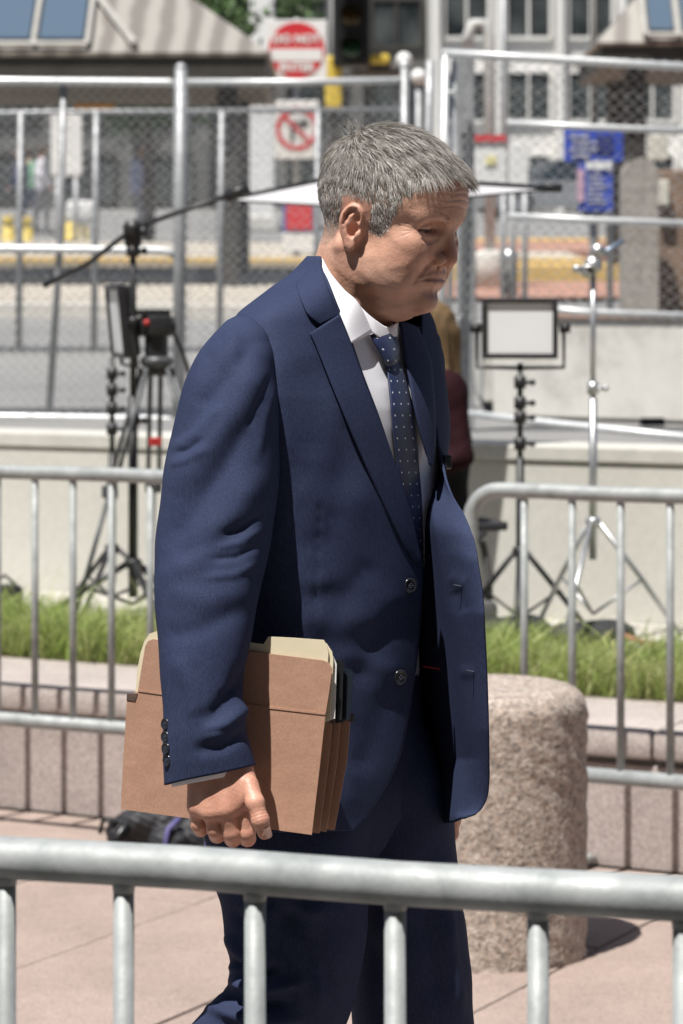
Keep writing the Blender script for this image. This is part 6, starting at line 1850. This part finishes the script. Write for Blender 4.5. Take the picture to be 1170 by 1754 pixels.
for x0, y0, x1, y1, lab in ((1118, 228, 1150, 272, 'pale box standing on top of the brown pillar'), (1124, 308, 1146, 352, 'small pale plate fixed on the brown pillar')):
    a, b2 = W(x0, y1, 22.5), W(x1, y0, 22.5); mb = MB(); mb.box(((a.x + b2.x) / 2, 22.55 if y0 > 300 else 22.8, (a.z + b2.z) / 2), (b2.x - a.x, .09 if y0 > 300 else .2, b2.z - a.z), 0, .01); o = mb.build('pale_plate' if y0 > 300 else 'pale_box', simple('cream_plate', (.62, .60, .52), .6) if 'cream_plate' not in bpy.data.materials else bpy.data.materials['cream_plate']); tag(o, lab, 'plate' if y0 > 300 else 'box')

# ------------------------------------------------------------------ kiosks with hipped roofs
glass_m, nt, b = new_mat('sky_glass'); b.inputs['Base Color'].default_value = (.09, .13, .18, 1); b.inputs['Roughness'].default_value = .08; b.inputs['Specular IOR Level'].default_value = .8
roof_m, nt, b = new_mat('standing_seam_roof')
wv = N(nt, 'ShaderNodeTexWave', bands_direction='X'); wv.inputs['Scale'].default_value = 1.1; wv.inputs['Distortion'].default_value = 2.5; wv.inputs['Detail'].default_value = 3
tcn = N(nt, 'ShaderNodeTexCoord'); nt.links.new(tcn.outputs['Object'], wv.inputs[0])
nt.links.new(ramp(nt, wv.outputs[0], [(.2, (.17, .155, .14)), (.8, (.30, .285, .26))]), b.inputs['Base Color']); b.inputs['Roughness'].default_value = .55; b.inputs['Metallic'].default_value = .25
def kiosk(x0, x1, d, row_eave, label, glass_px):
    """A pavilion whose eave spans photo columns x0..x1 at depth d."""
    xa, xb = (x0 - HX) * d / FPX, (x1 - HX) * d / FPX; ze = CAMH - (row_eave - HY) * d / FPX; w_ = xb - xa; dep = w_ * .9; zg = tz(d + .3)
    root = empty('kiosk', ((xa + xb) / 2, d, zg), 0, label, 'kiosk')
    fh = .24
    mb = MB()
    for (cx, cy, sx, sy) in (((xa + xb) / 2, d + .04, w_, .08), ((xa + xb) / 2, d + dep - .04, w_, .08), (xa + .04, d + dep / 2, .08, dep - .16), (xb - .04, d + dep / 2, .08, dep - .16)):
        mb.box((cx, cy, ze + fh / 2), (sx, sy, fh))
    mb.build('fascia', dark_m, root)
    mb = MB(); mb.box(((xa + xb) / 2, d + dep / 2, ze + .03), (w_ - .17, dep - .17, .05)); mb.build('soffit', simple('soffit_grey', (.16, .15, .14), .8) if 'soffit_grey' not in bpy.data.materials else bpy.data.materials['soffit_grey'], root)
    zr = ze + fh; ap = 1.25; i_ = min(w_, dep) * .36
    q = [(xa - .05, d - .05, zr), (xb + .05, d - .05, zr), (xb + .05, d + dep + .05, zr), (xa - .05, d + dep + .05, zr)]
    t = [(xa + i_, d + i_, zr + ap), (xb - i_, d + i_, zr + ap), (xb - i_, d + dep - i_, zr + ap), (xa + i_, d + dep - i_, zr + ap)]
    for k in range(4):
        k2 = (k + 1) % 4; mb = MB(); a, b2, c2, d2 = Vector(q[k]), Vector(q[k2]), Vector(t[k2]), Vector(t[k]); nn = (b2 - a).cross(d2 - a).normalized() * .05
        mb.add([a, b2, c2, d2, a - nn, b2 - nn, c2 - nn, d2 - nn], [(0, 1, 2, 3), (7, 6, 5, 4), (1, 0, 4, 5), (2, 1, 5, 6), (3, 2, 6, 7), (0, 3, 7, 4)]); mb.build('roof_slope', roof_m, root)
    mb = MB(); mb.box(((t[0][0] + t[1][0]) / 2, (t[0][1] + t[2][1]) / 2, zr + ap + .02), (t[1][0] - t[0][0], t[2][1] - t[1][1], .06)); mb.build('roof_deck', roof_m, root)
    # glazed bay set on the front slope
    ax, bx = glass_px
    gx0, gx1 = (ax - HX) * d / FPX, (bx - HX) * d / FPX; sl = lambda u: Vector((0, d - .05 + (i_ + .05) * u, zr + ap * u))
    up = Vector((0, -(ap), (i_ + .05))).normalized() * .07
    m_ = 4
    for k in range(m_):
        xl, xr = gx0 + (gx1 - gx0) * k / m_ + .05, gx0 + (gx1 - gx0) * (k + 1) / m_ - .05
        cut = (xr - gx1) if False else 0
        tl, tr_ = .93, .93 - (.42 if k == m_ - 1 else 0.0)
        mb = MB(); p4 = [sl(.08) + Vector((xl, 0, 0)) + up, sl(.08) + Vector((xr, 0, 0)) + up, sl(tr_) + Vector((xr, 0, 0)) + up, sl(tl) + Vector((xl, 0, 0)) + up]; dn = -up * .4
        mb.add(p4 + [p + dn for p in p4], [(0, 1, 2, 3), (7, 6, 5, 4), (1, 0, 4, 5), (2, 1, 5, 6), (3, 2, 6, 7), (0, 3, 7, 4)]); mb.build('glass_pane', glass_m, root)
    mb = MB()
    for k in range(m_ + 1):
        x = gx0 + (gx1 - gx0) * k / m_; mb.tube([sl(.03) + Vector((x, 0, 0)) + up * .9, sl(.97) + Vector((x, 0, 0)) + up * .9], .032, 6)
    for u in (.03, .5, .97): mb.tube([sl(u) + Vector((gx0, 0, 0)) + up * .9, sl(u) + Vector((gx1, 0, 0)) + up * .9], .032, 6)
    mb.tube([sl(.03) + Vector((gx1 + (gx1 - gx0) * .22, 0, 0)) + up * .9, sl(.97) + Vector((gx1 - (gx1 - gx0) * .2, 0, 0)) + up * .9], .04, 6)
    mb.build('glazing_frame', simple('pale_glazing_bar', (.40, .39, .36), .6) if 'pale_glazing_bar' not in bpy.data.materials else bpy.data.materials['pale_glazing_bar'], root)
    for cx, cy in ((xa + .4, d + .4), (xb - .4, d + .4), (xb - .4, d + dep - .4), (xa + .4, d + dep - .4)):
        mb = MB(); mb.box((cx, cy, (zg + ze) / 2), (.22, .22, ze - zg), 0, .02); mb.build('column', dark_m, root)
    return root, d
k1, _ = kiosk(-380, 455, 29.5, 131, 'kiosk at the upper left with grey hipped roof and blue glass skylight', (-220, 150))
a, b2 = W(127, 190, 31.0), W(195, 176, 31.0); plate(k1, 127, 176, 195, 190, 29.75, simple('orange_sign', (.55, .25, .04), .5), 'orange_sign', .05)
kiosk(1030, 1560, 31, 112, 'second kiosk at the upper right edge with glass skylight', (1105, 1330))
# white panels far behind the left fence and pale pillars
for px0, px1, y0, y1, d, lab in ((87, 141, 193, 302, 44, 'white double panel standing far behind the left fence'), (428, 470, -20, 330, 60, 'tall white pillar at the top, left of the DO NOT ENTER sign')):
    a, b2 = W(px0, y1, d), W(px1, y0, d); zb = tz(d); e = empty('display_board' if d < 50 else 'white_pillar', ((a.x + b2.x) / 2, d, zb), 0, lab, 'board' if d < 50 else 'pillar')
    if d < 50:
        for x0, x1 in ((87, 106), (109, 141)): plate(e, x0, y0, x1, y1, d, white_m, 'panel', .08)
        pipe(e, 'leg', [Vector((a.x + .1, d + .05, zb)), Vector((a.x + .1, d + .05, a.z))], .04, alu); pipe(e, 'leg', [Vector((b2.x - .1, d + .05, zb)), Vector((b2.x - .1, d + .05, a.z))], .04, alu)
    else:
        mb = MB(); mb.box(((a.x + b2.x) / 2, d + .25, (zb + b2.z) / 2), (b2.x - a.x, .5, b2.z - zb), 0, .03); mb.build('shaft', white_m, e); mb = MB(); mb.box(((a.x + b2.x) / 2, d + .25, zb + .15), ((b2.x - a.x) * 1.25, .65, .3), 0, .03); mb.build('plinth', conc, e)

# ------------------------------------------------------------------ buildings far behind
def building(name, x0, x1, d, top_row, label, wallm, bays, storeys, win_frac, mullm, depth=14):
    xa, xb = (x0 - HX) * d / FPX, (x1 - HX) * d / FPX; zt_ = CAMH - (top_row - HY) * d / FPX; zg = tz(d) - .3
    root = empty(name, ((xa + xb) / 2, d, zg), 0, label, 'building')
    mb = MB(); mb.box(((xa + xb) / 2, d + depth / 2, (zg + zt_) / 2), (xb - xa, depth, zt_ - zg)); mb.build('wall', wallm, root)
    bw = (xb - xa) / bays; sh_ = (zt_ - zg) / storeys
    for s in range(storeys):
        for k in range(bays):
            cx = xa + bw * (k + .5); cz = zg + sh_ * (s + .52); ww, hh = bw * win_frac[0], sh_ * win_frac[1]
            mb = MB()
            for sx, sz, lx, lz in ((0, hh / 2, ww, .10), (0, -hh / 2, ww, .10), (-ww / 2, 0, .10, hh), (ww / 2, 0, .10, hh), (0, 0, .07, hh)):
                mb.box((cx + sx, d - .06 - (.004 if lz > .2 else 0), cz + sz), (lx, .14, lz))
            fr_ = mb.build('window', mullm, root)
            mb = MB(); mb.box((cx, d - .015, cz), (ww, .05, hh)); mb.build('pane', GLASS_D, fr_)
    for k in range(bays + 1):
        mb = MB(); mb.box((xa + bw * k, d - .18, (zg + zt_) / 2), (bw * .13, .36, zt_ - zg)); mb.build('pier', wallm, root)
    mb = MB(); mb.box(((xa + xb) / 2, d - .25, zt_ + .15), (xb - xa + .5, .9, .5)); mb.build('cornice', wallm, root)
    return root
GLASS_D, nt, b = new_mat('dark_window_glass'); nt.links.new(ramp(nt, noise(nt, .6, 3), [(.35, (.015, .02, .022)), (.65, (.09, .10, .10))]), b.inputs['Base Color']); b.inputs['Roughness'].default_value = .12
grey_st = simple('grey_facade_stone', (.11, .11, .105), .8, 0, .15, .8); white_st = simple('white_facade_stone', (.70, .69, .66), .75, 0, .08, .8)
building('office_building', -700, 745, 92, -420, 'grey office building with rows of windows far behind on the left', grey_st, 11, 6, (.66, .62), dark_m)
building('white_building', 746, 1700, 84, -330, 'white building with large dark windows at the upper right', white_st, 9, 5, (.72, .60), white_st)
# trees along the far street
leaf_m, nt, b = new_mat('tree_leaf'); at = N(nt, 'ShaderNodeAttribute', attribute_name='leaf_col'); nt.links.new(at.outputs['Color'], b.inputs['Base Color']); b.inputs['Roughness'].default_value = .55
bark_m = simple('bark', (.09, .07, .055), .9, 0, .25, 12, .5)
def tree(px, d, zc, rad, label, n=5200):
    base = onst(px, d); root = empty('street_tree', base, 0, label, 'tree', 'trees along the far street')
    mb = MB(); top = base + Z3 * zc; mb.tube([base, base + Vector((.05, 0, zc * .5)), top], [.16, .12, .07], 10)
    for k in range(7):
        a = k * 2.4; q = base + Z3 * (zc * (.55 + .06 * k)); e = top + Vector((math.cos(a) * rad * .75, math.sin(a) * rad * .75, rad * (.1 + .12 * (k % 4)))); mb.tube([q, (q + e) / 2 + Z3 * .2, e], [.06, .04, .015], 6)
    mb.build('trunk', bark_m, root, True)
    cl = RNG.normal(0, 1, (60, 3)); cl /= np.linalg.norm(cl, axis=1, keepdims=True); cl *= (RNG.uniform(.25, 1, (60, 1)) ** .5) * rad * np.array([1, 1, .8]); cl += np.array(top) + np.array([0, 0, rad * .35])
    ci = RNG.integers(0, 60, n); c = cl[ci] + RNG.normal(0, rad * .13, (n, 3))
    u = RNG.normal(0, 1, (n, 3)); u /= np.linalg.norm(u, axis=1, keepdims=True); w_ = np.cross(u, RNG.normal(0, 1, (n, 3))); w_ /= np.linalg.norm(w_, axis=1, keepdims=True)
    s = RNG.uniform(.07, .13, (n, 1)); V = np.stack([c - u * s, c + w_ * s * .55, c + u * s, c - w_ * s * .55], 1).reshape(-1, 3)
    o = mesh_obj('crown', V, np.arange(4 * n).reshape(-1, 4), leaf_m, root)
    cc = np.array([.055, .10, .03]) * RNG.uniform(.6, 1.5, (n, 1)); at_ = o.data.attributes.new('leaf_col', 'FLOAT_COLOR', 'POINT'); at_.data.foreach_set('color', np.repeat(np.concatenate([cc, np.ones((n, 1))], 1), 4, 0).astype(np.float32).ravel())
tree(385, 62, 4.2, 1.9, 'dark leafy tree between the left kiosk and the white pillar')
tree(250, 50, 2.6, 1.7, 'low tree behind the left fence, left of the thick post')
# unseen dark tower, added behind the camera to cut sky fill on the man
def tower():
    root = empty('sky_fill_blocker', (0, -22, 0), 0, 'unseen dark tower added behind the camera to block sky light on the man', 'building')
    tm = simple('dark_blocker_facade', (.10, .085, .08), .7, 0, .15, .5)
    mb = MB(); mb.box((0, -30, 21), (90, 16, 42)); mb.build('wall', tm, root)
    for k in range(9):
        f_ = MB(); f_.box((0, -21.95, 3 + k * 4.4), (86, .12, 2.2)); fr_ = f_.build('window_band', GLASS_D, root)
    for k in range(16):
        mb = MB(); mb.box((-42 + k * 5.6, -21.7, 21), (.7, .6, 42)); mb.build('pier', tm, root)
tower()
# silver car
def car(px, d, rz, label):
    b0 = onst(px, d); root = empty('parked_car', b0, rz, label, 'car'); R = Matrix.Rotation(rz, 4, 'Z'); T = Matrix.Translation(b0) @ R
    paint = simple('silver_car_paint', (.45, .46, .48), .25, .5, .05, 3); cg = simple('car_glass', (.03, .04, .05), .08)
    prof = [(-2.2, .30), (2.2, .30), (2.25, .55), (2.15, .78), (1.2, .92), (-1.7, .95), (-2.2, .85), (-2.25, .55)]
    mb = MB(); mb.prism(prof, -.88, .88); mb.v = [tuple(T @ Vector(p)) for p in mb.v]; mb.build('body', paint, root)
    cab = [(-1.75, .95), (1.05, .92), (.35, 1.42), (-1.05, 1.44)]
    v = []; 
    for y, k in ((-.82, 1), (.82, 1)): v += [(x, y * (1 if z < 1 else .82), z) for x, z in cab]
    mb = MB(); mb.add([tuple(T @ Vector(p)) for p in v], [(0, 1, 2, 3), (7, 6, 5, 4), (1, 0, 4, 5), (2, 1, 5, 6), (3, 2, 6, 7), (0, 3, 7, 4)]); mb.build('cabin', cg, root)
    mb = MB(); mb.add([tuple(T @ Vector(p)) for p in [(.30, -.70, 1.425), (-1.0, -.70, 1.445), (-1.0, .70, 1.445), (.30, .70, 1.425), (.30, -.70, 1.475), (-1.0, -.70, 1.49), (-1.0, .70, 1.49), (.30, .70, 1.475)]], [(3, 2, 1, 0), (4, 5, 6, 7), (0, 1, 5, 4), (1, 2, 6, 5), (2, 3, 7, 6), (3, 0, 4, 7)]); mb.build('roof', paint, root)
    for x in (-1.4, 1.4):
        for y in (-.86, .86):
            mb = MB(); mb.tube([T @ Vector((x, y - .1, .33)), T @ Vector((x, y + .1, .33))], .33, 22); wl = mb.build('wheel', simple('tyre', (.02, .02, .02), .8) if 'tyre' not in bpy.data.materials else bpy.data.materials['tyre'], root, sharp=40)
            mb = MB(); mb.tube([T @ Vector((x, y - .11, .33)), T @ Vector((x, y + .11, .33))], .2, 16); mb.build('rim', steel_m, wl, sharp=40)
    for y in (-.6, .6):
        mb = MB(); mb.sphere(T @ Vector((2.17, y, .68)), (.09, .18, .09), 12, 8); mb.build('headlight', white_m, root, True)
car(955, 74, math.radians(-160), 'silver car parked far behind the right fence, left of the blue boards')
# passers-by
PG = 'passers-by far behind the left fence'
for px, d, fc, top, bot, lab, hgt in ((70, 57, 0.2, (.68, .66, .70), (.16, .16, .17), 'passer-by in a white shirt and grey trousers far behind the left fence', 1.75),
                                (36, 58, 2.8, (.05, .06, .14), (.10, .10, .14), 'passer-by in dark blue at the left edge, beside the one in white', 1.68),
                                (240, 50, -.5, (.35, .38, .56), (.30, .30, .32), 'passer-by in a pale blue shirt behind the boom stand', 1.72),
                                (50, 62, 1.0, (.20, .38, .26), (.06, .07, .16), 'passer-by in a green top between the white and dark blue ones', 1.7)):
    b0 = onst(px, d); blob_person('person', b0, hgt, fc, [(.45, .27, .2), (.07, .05, .04), top, bot, (.02, .02, .02)], lab, False, .024, PG)
# yellow and white traffic drums on the platform
for px, d, lab in ((45, 47, 'short yellow drum at the far left on the platform'), (14, 48, 'short yellow drum at the left edge of the platform'), (140, 49, 'white and yellow drum right of the thin brace'), (122, 52, 'dull yellow drum just left of the white one')):
    q = onst(px, d) + Z3 * .19 * (d < 44.5); e = empty('traffic_drum', q, 0, lab, 'drum', 'traffic drums'); mb = MB(); mb.lathe([(.14, 0), (.13, .04), (.11, .05), (.10, .34)], q, 18); mb.build('drum_body', yl_m, e, True); mb = MB(); mb.lathe([(.102, .34), (.095, .48), (.07, .51)], q, 18); mb.build('drum_top', white_m if px == 140 else yl_m, e, True)
q = onst(142, 46); mb = MB(); mb.box(q + Z3 * .62, (.50, .3, .34), 0, .06); mb.tube([q, q + Z3 * .45], .04, 8); o = mb.build('white_box', white_m, None, sharp=40); tag(o, 'white rounded box on a post far behind the left fence', 'box')
